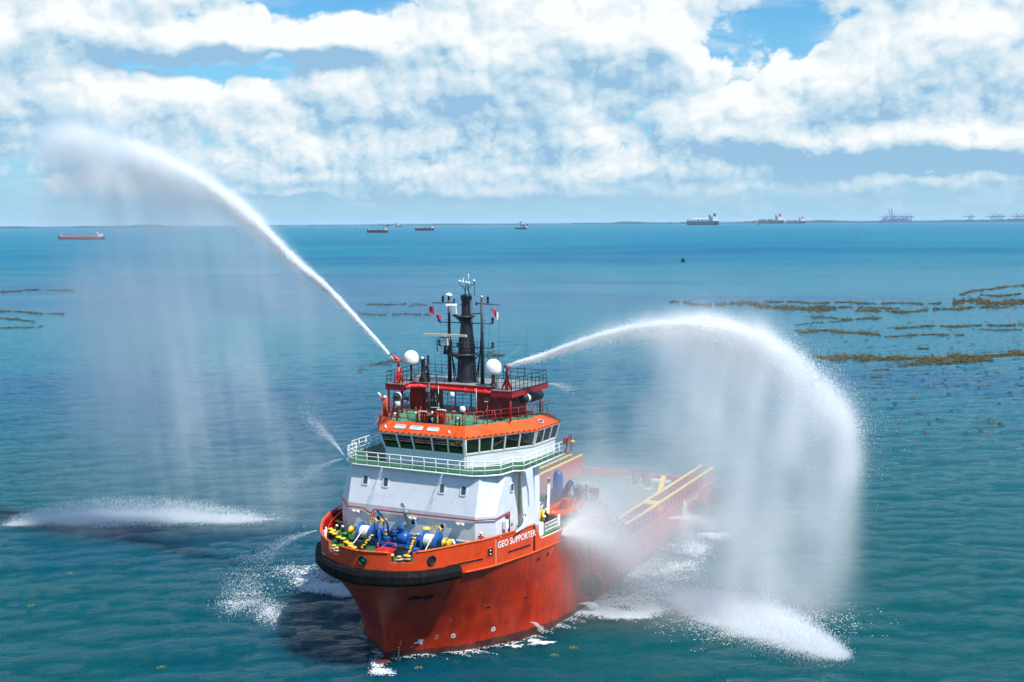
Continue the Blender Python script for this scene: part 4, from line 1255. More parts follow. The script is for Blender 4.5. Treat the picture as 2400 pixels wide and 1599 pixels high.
for y, h_ in ((-.55, .95), (1.25, 1.2)):
    o = MB().box((-7.6, y, ZM + h_), (.42, .72, .10), Matrix.Rotation(R(-18), 3, 'Y')).build('hatch_table', MAT['radome'], ship)
    MB().box((-7.65, y, ZM + h_ * .5), (.3, .5, h_ * .9)).build('stand', MAT['red'], o)
    for k in range(3): MB().tube([(-7.45, y - .2 + k * .2, ZM + h_ - .05), (-7.42, y - .22 + k * .2, ZM + .4), (-7.48, y - .2 + k * .24, ZM + .02)], .03, 4).build('cable', MAT['orange'], o)
MB().cyl((-8.8, 4.0, ZM), (-8.8, 4.0, 20.0), .04, .04, 5).build('aerial_post', MAT['red'], ship)
MB().cyl((-8.8, 4.0, 20.0), (-8.8, 4.0, 21.5), .035, .02, 5).build('aerial_post', MAT['radome'], ship)
MB().cyl((-8.4, .5, ZM), (-8.4, .5, 21.6), .03, .02, 5).build('aerial_post', MAT['radome'], ship)
for k in range(6):                                                  # hose bundle at the starboard corner
    MB().tube([(-8.6 - .05 * k, -5.3 + .07 * k, ZM), (-8.5, -5.25 + .06 * k, 19.3), (-8.7, -5.5 + .1 * k, 20.2 + .1 * (k % 2))], .05, 5).build('hose', MAT['orange'] if k % 2 else MAT['red'], ship)
MB().tube([(-8.7, -5.6, 20.2), (-8.5, -5.75, 20.6)], .09, 6).build('nozzle', MAT['radome'], ship)
MB().tube([(-8.7, -5.2, 20.1), (-8.6, -5.1, 20.3)], .12, 6).build('nozzle', MAT['radome'], ship)
for k in range(14):                                                 # stools, valves, small red stands about the deck
    x, y = -8.0 - 4.2 * rng.random(), -4.5 + 9.5 * rng.random()
    MB().cyl((x, y, ZM), (x, y, ZM + .5 + .7 * rng.random()), .05, .05, 6).build('valve_post', MAT['red'], ship)
railing([(-16.6, -3.3, ZM), (-16.6, 1.6, ZM)], 1.1, 3, .8, MAT['mast_black'], roof, r=.022)
for y in (-2.5, -.8, .9):
    MB().cyl((-16.7, y, ZM), (-16.7, y, ZP - .55), .05, .05, 6).build('pillar', MAT['red'], platform)
# ------------------------------------------------------------------ foredeck
DK = 8.75


def winch(x, y, sgn):
    """mooring winch: drum of rope between two flanges, warping end, frame"""
    zc = DK + .95
    o = MB().cyl((x, y - .55, zc), (x, y + .55, zc), .46, .46, 18).build('mooring_winch', MAT['rope'], ship)
    m = MB()
    for k in range(9):                                              # turns of rope
        yy = y - .48 + k * .12
        m.tube([(x + .50 * math.cos(a), yy + .01 * math.sin(3 * a + k), zc + .50 * math.sin(a)) for a in np.linspace(0, 6.283, 19)[:-1]], .06, 5, closed=True)
    m.build('rope_turns', MAT['rope'], o)
    for dy in (-.62, .62):
        MB().lathe([(.0, -.04), (.84, -.05), (.86, 0), (.84, .05), (0, .04)], (x, y + dy, zc), (0, 1, 0), 22).build('flange', MAT['blue'], o)
    MB().cyl((x, y + sgn * .7, zc), (x, y + sgn * 1.15, zc), .14, .14, 8).build('shaft', MAT['dark_blue'], o)
    MB().lathe([(.36, 0), (.25, .1), (.22, .25), (.26, .42), (.38, .5), (.36, .55), (0, .56)], (x, y + sgn * 1.15, zc), (0, sgn, 0), 14).build('warping_end', MAT['yellow'], o)
    for dy in (-.85, .85):
        MB().plate([(x - .7, y + dy, DK), (x + .7, y + dy, DK), (x + .25, y + dy, zc + .25), (x - .25, y + dy, zc + .25)], .10).build('bearing_frame', MAT['dark_blue'], o)
    MB().tube([(x + .5, y + .2 * sgn, zc + .2), (x + 1.6, y + .25 * sgn, DK + .45), (x + 2.6, y + .3 * sgn, DK + .3)], .05, 5).build('rope_lead', MAT['rope'], o)
    MB().box((x - .2, y - sgn * 1.0, DK + .3), (1.5, .3, .5)).build('bed', MAT['dark_blue'], o)
    hw = [(x - .75, y + .1 + .33 * math.cos(a), zc + .75 + .33 * math.sin(a)) for a in np.linspace(0, 6.283, 15)[:-1]]
    MB().tube(hw, .045, 5, closed=True).build('brake_wheel', MAT['yellow'], o)
    for k in range(3):
        a = k * 1.05; MB().bar((x - .75, y + .1 - .32 * math.cos(a), zc + .75 - .32 * math.sin(a)), (x - .75, y + .1 + .32 * math.cos(a), zc + .75 + .32 * math.sin(a)), .035, .035).build('spoke', MAT['yellow'], o)
    MB().cyl((x - .75, y + .1, DK), (x - .75, y + .1, zc + .75), .05, .05, 6).build('brake_post', MAT['dark_blue'], o)
    return o


winch(-2.45, -3.15, -1); winch(-2.4, 3.15, 1)
# windlass in the middle
wd = MB().lathe([(.0, -.55), (.45, -.5), (.58, -.2), (.58, .2), (.42, .5), (0, .55)], (-2.6, .35, DK + .85), (0, 1, 0), 16).build('windlass', MAT['blue'], ship)
MB().cyl((-2.6, -2.1, DK + .9), (-2.6, 2.1, DK + .9), .11, .11, 8).build('shaft', MAT['blue'], wd)
for y in (-1.3, 1.45): MB().cyl((-2.6, y - .28, DK + .9), (-2.6, y + .28, DK + .9), .135, .135, 8).build('coupling', MAT['yellow'], wd)
for y in (-1.75, -.75, 1.05, 1.85): MB().plate([(-3.3, y, DK), (-1.9, y, DK), (-2.35, y, DK + 1.2), (-2.85, y, DK + 1.2)], .10).build('bearing_frame', MAT['blue'], wd)
for y in (-1.9, ): MB().lathe([(.0, -.04), (.5, -.05), (.5, .05), (0, .04)], (-2.6, y, DK + .9), (0, 1, 0), 16).build('gear_disc', MAT['blue'], wd)
MB().tube([(-2.5, .1, DK + 1.3), (-2.4, .15, DK + 1.75), (-2.2, .5, DK + 1.9)], [.34, .26, .16], 10).build('motor', MAT['blue'], wd)
MB().tube([(-2.3, -.9, DK + .9), (-2.3, -.5, DK + 1.5), (-2.3, .1, DK + 1.65), (-2.3, .4, DK + 1.7)], .09, 6).build('pipe', MAT['blue'], wd)
MB().tube([(-2.1, -.7, DK + .9), (-2.1, -.35, DK + 1.35), (-2.1, .1, DK + 1.5)], .07, 6).build('pipe', MAT['blue'], wd)
MB().box((-2.3, .2, DK + .3), (1.7, 3.6, .3)).build('bed', MAT['dark_blue'], wd)
MB().box((-1.35, .9, DK + .35), (.5, 1.6, .3)).build('pipe_tray', MAT['blue'], wd)
for y in (-.6, .75): MB().tube([(-1.7, y, DK + .5), (-.9, y, DK + .45), (-.3, y + .05, DK + .1)], .1, 6).build('chain_pipe', MAT['blue'], wd)
# chain stoppers with yellow links
for y, sg in ((-2.05, -1), (1.95, 1)):
    cs = MB().plate([(-1.1, y - .3, DK), (-.1, y - .3, DK), (-.35, y - .3, DK + .75), (-.8, y - .3, DK + .75)], .6).build('chain_stopper', MAT['black'], ship)
    for k in range(6):
        c = Vector((-1.5 + .22 * k, y + .05 * sg * k, DK + 1.05 - .15 * k)); a = k % 2
        lk = [c + Vector((.15 * math.cos(t), .09 * math.sin(t) * (1 - a), .09 * math.sin(t) * a)) for t in np.linspace(0, 6.283, 9)[:-1]]
        MB().tube(lk, .04, 5, closed=True).build('link', MAT['yellow'], cs)
# red hatch
ht = MB().prism([(-.75, -.55), (.6, -.65), (.7, .75), (-.7, .85)], DK, DK + .42).build('hatch', MAT['bright_red'], ship)
MB().box((-.05, .08, DK + .48), (1.1, 1.15, .09)).build('lid', MAT['bright_red'], ht)
MB().box((-.05, .08, DK + .56), (.4, .5, .07)).build('vent_cap', MAT['bright_red'], ht)
MB().tube([(-.85, -.3, DK + .4), (-.85, -.3, DK + .8), (-.85, .7, DK + .8), (-.85, .7, DK + .4)], .05, 5).build('guard', MAT['bright_red'], ht)


def bollard(x, y, n=2, ang=0, z=DK, s=1.0):
    o = empty('bollard', (x, y, z), R(ang), ship) if False else MB().box((0, 0, .04), (.35 * s + .5 * s * n, .5 * s, .08)).build('bollard', MAT['deck_green'], ship, (x, y, z))
    o.rotation_euler = (0, 0, R(ang))
    for k in range(n):
        xx = (k - (n - 1) / 2) * .62 * s
        MB().lathe([(.17 * s, .08), (.16 * s, .5 * s)], (xx, 0, 0), (0, 0, 1), 12).build('post', MAT['black'], o)
        MB().lathe([(.16 * s, .48 * s), (.25 * s, .52 * s), (.25 * s, .62 * s), (0, .64 * s)], (xx, 0, 0), (0, 0, 1), 12).build('cap', MAT['yellow'], o)
    return o


for x, y, n, a in ((1.3, 1.6, 1, 0), (.9, 2.75, 1, 0), (-1.2, -5.0, 2, 70), (.6, -2.6, 2, 60), (-.2, -3.6, 2, 60), (-3.0, -7.2, 2, 60), (-2.2, -6.5, 2, 60), (-.9, 4.0, 2, -60), (-3.4, 5.6, 2, -55), (1.7, -1.3, 1, 0), (-5.5, -8.2, 2, 65)):
    bollard(x, y, n, a)
# roller fairleads in the notches
for sg in (1, -1):
    for dx, dy in ((2.35, 2.95), (1.95, 3.55)):
        rf = MB().lathe([(.2, 0), (.17, .1), (.13, .3), (.17, .5), (.2, .55), (0, .56)], (dx - .1, sg * dy, 9.05), (0, 0, 1), 12).build('fairlead_roller', MAT['black'], ship)
        MB().lathe([(.21, .56), (.21, .6), (0, .62)], (dx - .1, sg * dy, 9.05), (0, 0, 1), 12).build('cap', MAT['yellow'], rf)
        MB().box((dx - .08, sg * dy, 9.42), (.4, .4, .06)).build('saddle', MAT['paint_white'], rf)
# small jib crane
cr = MB().cyl((-2.3, -.95, DK), (-2.3, -.95, DK + .9), .24, .20, 10).build('jib_crane', MAT['blue'], ship)
MB().tube([(-2.3, -.95, DK + .8), (-2.3, -.98, DK + 1.8), (-2.3, -1.15, DK + 2.15), (-2.35, -2.05, DK + 2.95)], .10, 8).build('jib', MAT['dark_blue'], cr)
# mushroom and gooseneck vents
for x, y, h_, rr_ in ((-3.7, -2.3, 1.75, .32), (-3.5, 2.0, 1.55, .36)):
    v_ = MB().cyl((x, y, DK), (x, y, DK + h_), .07, .07, 8).build('mushroom_vent', MAT['blue'], ship)
    MB().lathe([(rr_, 0), (rr_ * 1.02, .08), (rr_ * .7, .16), (0, .18)], (x, y, DK + h_), (0, 0, 1), 16).build('cap', MAT['yellow'], v_)
for x, y in ((-3.7, .95), (-3.3, 4.4), (-3.6, 1.8), (-3.6, -4.6)):
    MB().tube([(x, y, DK), (x, y, DK + .75), (x + .05, y + .1, DK + .95), (x + .1, y + .28, DK + .98), (x + .12, y + .42, DK + .8), (x + .12, y + .44, DK + .6)], .12, 8).build('gooseneck_vent', MAT['paint_white'], ship)
MB().lathe([(.28, 0), (.26, .6), (.32, .62), (.3, .7), (0, .72)], (-2.3, -5.3, DK), (0, 0, 1), 14).build('deck_drum', MAT['bright_green'], ship)
for x, y, sx, sy, h_, c in ((-3.3, 5.6, .9, .7, .55, 'bright_green'), (-.4, 1.8, .5, 1.2, .35, 'dark_blue'), (-.9, 2.6, .7, .5, .6, 'blue'), (.7, .7, .8, .5, .22, 'bright_green'), (-.6, -4.6, 1.4, .5, .12, 'bright_green'), (.9, -1.9, .9, .6, .15, 'rope')):
    b_ = MB().box((x, y, DK + h_ / 2), (sx, sy, h_), Matrix.Rotation(R(14), 3, 'Z')).build('deck_box', MAT[c], ship)
    MB().box((x, y, DK + h_ + .02), (sx * .9, sy * .9, .04), Matrix.Rotation(R(14), 3, 'Z')).build('lid', MAT[c], b_)
for x, y in ((-.75, -.9), (.2, 2.2), (-1.6, -4.3), (-4.6, -7.4)):     # yellow chains lying on deck
    m = MB()
    for k in range(7): m.tube([Vector((x + .16 * k, y + .05 * math.sin(k * 2), DK + .07)) + Vector((.11 * math.cos(t), .07 * math.sin(t) * (k % 2), .06 * math.sin(t) * (1 - k % 2))) for t in np.linspace(0, 6.283, 7)[:-1]], .03, 4, closed=True)
    m.build('deck_chain', MAT['yellow'], ship)
for y in (-7.5, -6.9): MB().tube([(-3.9, y, DK + .3), (-3.7, y + .3, DK + .8), (-3.6, y + .5, DK + .8)], .09, 6).build('hose_coil', MAT['paint_white'], ship)
# white stanchion frames and lifebuoy on the starboard bulwark
lb = MB().tube([(-2.1 + .27 * math.cos(a) * .5, -7.15 + .27 * math.cos(a) * .6, 9.45 + .27 * math.sin(a)) for a in np.linspace(0, 6.283, 17)[:-1]], .07, 6, closed=True)
lb.build('lifebuoy', MAT['paint_white'], ship)
MB().box((-.8, -6.35, 9.5), (.3, .2, .8)).build('locker', MAT['paint_white'], ship)
MB().tube([(-8.2, -9.3, 9.9), (-4.6, -8.35, 9.6), (-2.6, -7.4, 9.35), (-1.7, -6.9, 8.9)], .06, 6).build('deck_pipe', MAT['bright_red'], ship)
for x in (-1.2, .3): MB().tube([(x, side_xy(x) - .3, DK), (x, side_xy(x) - .3, 9.7)], .05, 6).build('jack_post', MAT['orange'], ship)
MB().tube([(1.0, 0.2, DK), (1.05, .2, 10.1)], .045, 6).build('jack_post', MAT['bright_red'], ship)
# port gangway recess: white gate and ladder
gt = MB()
for z in (.1, .45, .8, 1.1): gt.bar((-11.4, 9.2, GUN + z), (-13.6, 9.35, GUN + z), .05, .06)
for x in np.linspace(-11.4, -13.6, 7): gt.bar((x, 9.2 + (x + 11.4) * -.07, GUN), (x, 9.2 + (x + 11.4) * -.07, GUN + 1.15), .06, .05)
gt.build('gate', MAT['rail_white'], ship)
MB().box((-10.75, 9.0, 9.2), (.9, .35, 1.3)).build('locker', MAT['paint_white'], ship)
MB().box((-14.3, 9.2, 9.2), (.45, .08, 1.2)).build('gate_leaf', MAT['rail_white'], ship)

# ------------------------------------------------------------------ after deck
for sgn in (1, -1):                                                 # cargo rail: two yellow pipes on legs with red ties
    cr_ = MB().tube([(-24.6, sgn * 9.6, 8.4), (-29.5, sgn * 9.6, 5.25), (-31, sgn * 9.6, 5.15), (-60, sgn * 9.6, 5.12)], .17, 8).build('cargo_rail', MAT['yellow'], ship)
    MB().tube([(-30, sgn * 8.1, 5.2), (-45, sgn * 8.1, 5.2), (-60, sgn * 8.1, 5.2)], .17, 8).build('inner_pipe', MAT['yellow'], cr_)
    tie = MB().bar((0, sgn * 8.1, 5.16), (0, sgn * 9.6, 5.12), .12, .14).mesh('tie')
    leg = MB().bar((0, sgn * 9.6, 3.85), (0, sgn * 9.6, 5.0), .10, .22).mesh('leg')
    leg2 = MB().bar((0, sgn * 8.1, 2.5), (0, sgn * 8.1, 5.1), .14, .18).mesh('leg')
    for x in np.arange(-31, -60.1, -1.45):
        put('tie', tie, MAT['red'], cr_, (x, 0, 0)); put('leg', leg, MAT['red'], cr_, (x, 0, 0)); put('leg', leg2, MAT['red'], cr_, (x, 0, 0))
    MB().box((-45.0, sgn * 8.0, 3.9), (30, .06, 2.3)).build('inner_screen', MAT['bulwark_in'], cr_)
    MB().box((-39.4, sgn * 8.85, 5.24), (1.7, 1.6, .08)).build('step_plate', MAT['yellow'], cr_)
    MB().box((-40.0, sgn * 9.62, 4.45), (2.0, .08, 1.1)).build('side_panel', MAT['orange'], cr_)
    MB().bar((-44.4, sgn * 8.1, 5.2), (-46.4, sgn * 7.9, 6.6), .5, .3).build('guide_horn', MAT['yellow'], cr_)
    for x in (-59.9, -60.4): MB().cyl((x, sgn * 9.5, 2.5), (x, sgn * 9.5, 5.1), .12, .12, 8).build('end_post', MAT['red'], cr_)
    MB().tube([(x, sgn * 9.95, 3.7) for x in (-29.5, -40, -50, -60)], .12, 6).build('rubbing_bar', MAT['hull'], ship)
for x, y in ((-56.8, .6), (-57.6, 1.6), (-56.2, 2.4), (-58.0, .2)):  # tow pins
    tp = MB().cyl((x, y, 2.5), (x, y, 4.3), .42, .42, 14).build('tow_pin', MAT['black'], ship)
    MB().cyl((x, y, 2.5), (x, y, 2.75), .62, .62, 14).build('collar', MAT['yellow'], tp)
MB().cyl((-60.9, -4, 2.3), (-60.9, 4, 2.3), .7, .7, 16).build('stern_roller', MAT['steel'], ship)
MB().box((-60.7, 0, 3.0), (.3, 18.6, .9)).build('stern_bulwark', MAT['orange'], ship)
# towing winch amidships
tw = MB().cyl((-19.5, -3.6, 10.7), (-19.5, 3.4, 10.7), 1.35, 1.35, 24).build('towing_winch', MAT['wire'], ship)
for y in (-3.7, -.3, 3.5): MB().lathe([(0, -.1), (2.1, -.12), (2.15, 0), (2.1, .12), (0, .1)], (-19.5, y, 10.7), (0, 1, 0), 26).build('flange', MAT['blue'], tw)
for y in (-4.2, 4.1): MB().plate([(-21.6, y, 8.76), (-17.4, y, 8.76), (-18.6, y, 12.6), (-20.4, y, 12.6)], .5).build('side_frame', MAT['blue'], tw)
MB().box((-21.2, 0, 12.6), (1.4, 8.2, .35)).build('cross_beam', MAT['blue'], tw)
MB().tube([(-19.5 + 1.42, y, 10.7 + .3 * math.sin(y * 3)) for y in np.linspace(-3.2, 3.1, 16)], .09, 5).build('wire_turn', MAT['steel'], tw)
for k in range(14):
    y = -3.3 + k * .47
    if abs(y + .3) < .2: continue
    MB().tube([(-19.5 + 1.38 * math.cos(a), y, 10.7 + 1.38 * math.sin(a)) for a in np.linspace(0, 6.283, 21)[:-1]], .09, 5, closed=True).build('wire_turn', MAT['wire'], tw)
tg = MB().lathe([(.72, 0), (.70, .5), (.50, .7), (.48, 1.7), (.40, 2.1), (.22, 2.4), (0, 2.45)], (-22.6, 5.4, 9.4), (0, 0, 1), 14).build('tugger_winch', MAT['blue'], ship)
MB().box((-22.6, 5.4, 9.0), (2.0, 1.8, .6)).build('bed', MAT['dark_blue'], tg)
MB().tube([(-22.2, 6.2, 9.4), (-22.0, 6.7, 10.4), (-22.4, 6.9, 10.9)], .3, 8).build('motor', MAT['blue'], tg)
MB().box((-16.3, 2.5, 9.6), (.5, 5.5, .25)).build('deck_beam', MAT['yellow'], ship)
MB().box((-16.2, 3.5, 9.2), (.6, 4, .7)).build('pipe_rack', MAT['bulwark_in'], ship)
for k in range(5): MB().cyl((-13.3 - .25 * (k % 3), 7.9 + .22 * (k // 3), DK), (-13.3 - .25 * (k % 3), 7.9 + .22 * (k // 3), DK + 1.5), .11, .11, 8).build('gas_bottle', MAT['yellow'], ship)
# davit for the rescue boat
dv = MB().cyl((-15.6, 6.9, DK), (-15.6, 6.9, DK + 1.6), .3, .26, 10).build('boat_davit', MAT['white'], ship)
MB().bar((-14.2, 8.2, 9.7), (-17.3, 6.9, 12.2), .24, .30).build('boom', MAT['white'], dv)
MB().bar((-15.4, 7.0, DK + 1.5), (-15.9, 7.4, 11.0), .16, .16).build('ram', MAT['steel'], dv)
# ------------------------------------------------------------------ things carried by the vessel
def thing(name, x, y, z, label, cat, group=None, rz=0.0):
    o = empty(name, S2W(x, y, z), SHIP_RZ + rz)
    return tag(o, label, cat, group)


# rescue boat
rbt = thing('rescue_boat', -18.2, 8.0, 9.35, 'orange inflatable rescue boat in its cradle behind the white house', 'boat')
tube_ = [(-3.4, .75, 0), (-1, .85, 0), (1.5, .85, .05), (2.9, .6, .2), (3.7, 0, .4), (2.9, -.6, .2), (1.5, -.85, .05), (-1, -.85, 0), (-3.4, -.75, 0)]
MB().tube(tube_, .34, 12).build('buoyancy_tube', MAT['orange'], rbt)
MB().loft([[(-3.3, -.7, -.1), (-3.3, 0, -.55), (-3.3, .7, -.1)], [(0, -.75, -.1), (0, 0, -.62), (0, .75, -.1)], [(2.4, -.6, 0), (2.4, 0, -.45), (2.4, .6, 0)], [(3.6, -.05, .25), (3.6, 0, .2), (3.6, .05, .25)]], smooth=True).build('keel', MAT['bulwark_in'], rbt)
MB().box((-.4, 0, .35), (.8, .6, .9)).build('console', MAT['orange'], rbt)
MB().box((-3.2, 0, .45), (.5, .5, .9)).build('outboard_motor', MAT['black'], rbt)
for x in (-2.0, -1.3): MB().box((x, 0, .25), (.4, .5, .5)).build('seat', MAT['orange'], rbt)
MB().tube([(-2.8, .6, .3), (-2.7, .5, 1.6), (-2.7, -.5, 1.6), (-2.8, -.6, .3)], .05, 6).build('roll_bar', MAT['frame_grey'], rbt)
MB().box((-.2, 0, -.55), (4.5, .4, .12)).build('cradle', MAT['steel'], rbt)
# life rafts
for i, (z, s) in enumerate(((10.25, 1.0), (9.25, 1.0))):
    lf = thing('life_raft', -23.2, 7.6, z, ['white life raft canister on the upper red rack, beside blue winch', 'white life raft canister on the lower rack, above the orange hull'][i], 'life raft', rz=R(28))
    MB().lathe([(0, -.85), (.36, -.82), (.46, -.7), (.47, -.06), (.50, -.05), (.50, .05), (.47, .06), (.46, .7), (.36, .82), (0, .85)], (0, 0, 0), (0, 1, 0), 18).build('canister', MAT['radome'], lf)
    for y in (-.45, .45): MB().tube([(0 + .49 * math.cos(a), y, .49 * math.sin(a)) for a in np.linspace(0, 6.283, 17)[:-1]], .03, 4, closed=True).build('strap', MAT['steel'], lf)
    for y in (-.5, .5): MB().plate([(-.5, y, -.75), (.55, y, -.75), (.62, y, .1), (.4, y, -.38), (-.35, y, -.42)], .07).build('cradle', MAT['red'], lf)
MB().box((-23.2, 7.6, 8.9), (1.2, 2.0, .3)).build('raft_rack', MAT['red'], ship)
MB().box((-24.2, 8.4, 9.3), (.12, 1.2, 1.5)).build('rack_screen', MAT['red'], ship)


# rubber ball fenders hung over the side
def fender_ball(x, y, z, r, top, label, n_rope=3):
    o = thing('ball_fender', x, y, z, label, 'fender', 'fenders hung over the side')
    m = MB(); vs, fs = [], []
    N, M_ = 26, 16
    for i in range(M_ + 1):
        t = math.pi * i / M_
        for k in range(N):
            a = 2 * math.pi * k / N
            rr_ = r * (1 + .05 * math.sin(a * 9) * math.sin(t * 8) + .03 * math.sin(a * 17 + t * 11))
            vs.append((rr_ * math.sin(t) * math.cos(a), rr_ * math.sin(t) * math.sin(a), rr_ * math.cos(t)))
    fs = [(i * N + k, (i + 1) * N + k, (i + 1) * N + (k + 1) % N, i * N + (k + 1) % N) for i in range(M_) for k in range(N)]
    m.add(vs, fs, True); m.build('body', MAT['rubber'], o)
    for k in range(5):                                              # tyre-chain net
        a = k * .628
        MB().tube([((r + .04) * math.sin(t) * math.cos(a), (r + .04) * math.sin(t) * math.sin(a), (r + .04) * math.cos(t)) for t in np.linspace(0, 6.283, 25)[:-1]], .045, 4, closed=True).build('net_chain', MAT['dark_rope'], o)
    for t in (.8, 1.57, 2.3):
        MB().tube([((r + .04) * math.sin(t) * math.cos(a), (r + .04) * math.sin(t) * math.sin(a), (r + .04) * math.cos(t)) for a in np.linspace(0, 6.283, 25)[:-1]], .045, 4, closed=True).build('net_chain', MAT['dark_rope'], o)
    tops = [(-.5, 0), (1.6, 0), (.1, 0)][:n_rope]
    for k, (dx, _) in enumerate(tops):
        h_ = top - z if k != 1 else (top - z) * .62
        MB().tube([(.1 * k - .1, 0, r), (dx * .5, -.25, r + (h_ - r) * .5), (dx, -.62, h_)], .04, 5).build('rope', MAT['dark_rope'], o)
    return o


fender_ball(-18.1, 10.75, 2.45, .95, 8.5, 'black rubber ball fender on ropes against the orange hull amidships')
fender_ball(-51.0, 10.85, 1.6, 1.05, 4.6, 'black ball fender under the white name by the stern', 2)
fender_ball(-58.6, 10.6, 1.9, 1.0, 4.4, 'black ball fender at the aft corner below the yellow rail end', 2)


# flags
def flag(x, y, z, pts, parts, label):
    o = thing('flag', x, y, z, label, 'flag', 'signal flags on the halyards')
    for nm, poly, mt in parts:
        N = 8; m = MB()
        (ax, az), (bx, bz), (cx, cz), (dx, dz) = poly               # quad in (y, z)
        vs, fs = [], []
        for i in range(N + 1):
            for j in range(5):
                u, v = i / N, j / 4
                yy = (ax * (1 - u) + bx * u) * (1 - v) + (dx * (1 - u) + cx * u) * v
                zz = (az * (1 - u) + bz * u) * (1 - v) + (dz * (1 - u) + cz * u) * v
                vs.append((.09 * math.sin(u * 7 + v * 2 + x), yy, zz + .03 * math.sin(u * 5)))
        for i in range(N):
            for j in range(4): fs.append((i * 5 + j, i * 5 + j + 1, (i + 1) * 5 + j + 1, (i + 1) * 5 + j))
        m.add(vs, fs, True); m.add([(q[0] + .012, q[1], q[2]) for q in vs], [f_[::-1] for f_ in fs], True)
        m.build(nm, mt, o)
    return o


mat('flag_red', (0.58, 0.012, 0.03), 0.8); mat('flag_white', (0.75, 0.75, 0.75), 0.8); mat('flag_blue', (0.03, 0.05, 0.2), 0.8)
flag(mx + .35, -3.33, 27.55, None, [('cloth', ((0, -.35), (-.55, .0), (-.35, .45), (.0, .35)), MAT['flag_red'])], 'plain red flag on the outer halyard of the black mast')
flag(mx + .35, -2.6, 26.95, None, [('red_half', ((0, .15), (-.5, .35), (-.45, .1), (0, -.2)), MAT['flag_red']), ('dark_half', ((0, -.2), (-.45, .1), (-.1, -.35), (0, -.55)), MAT['flag_blue'])], 'small red and dark flag on the inner halyard beside the plain red one')
flag(mx + .35, 3.35, 27.35, None, [('red_half', ((-.75, .55), (-.25, .45), (-.12, -.35), (-.3, -.15)), MAT['flag_red']), ('white_half', ((-.25, .45), (.08, .2), (.08, -.65), (-.12, -.35)), MAT['flag_white'])], 'red and white flag streaming from the halyard by the large white dome')


# ------------------------------------------------------------------ people
mat('skin', (0.36, 0.20, 0.13), 0.6); mat('navy', (0.012, 0.018, 0.04), 0.8); mat('red_cloth', (0.35, 0.02, 0.03), 0.8); mat('maroon_cloth', (0.10, 0.015, 0.02), 0.8)
mat('hair', (0.02, 0.015, 0.012), 0.8); mat('boot', (0.015, 0.014, 0.013), 0.6)


def skin_mesh(name, joints, edges, root, sub=1):
    me = bpy.data.meshes.new(name)
    me.from_pydata([j[:3] for j in joints], edges, [])
    ob = bpy.data.objects.new(name, me); col.objects.link(ob)
    ob.modifiers.new('skin', 'SKIN').use_smooth_shade = True
    if not me.skin_vertices: me.skin_vertices.new()
    for i, j in enumerate(joints):
        r_ = j[3]; me.skin_vertices[0].data[i].radius = r_ if isinstance(r_, tuple) else (r_, r_)
    me.skin_vertices[0].data[root].use_root = True
    s_ = ob.modifiers.new('sub', 'SUBSURF'); s_.levels = sub; s_.render_levels = sub
    bpy.context.view_layer.update()
    out = bpy.data.meshes.new_from_object(ob.evaluated_get(bpy.context.evaluated_depsgraph_get()))
    bpy.data.objects.remove(ob)
    for p in out.polygons: p.use_smooth = True
    return out


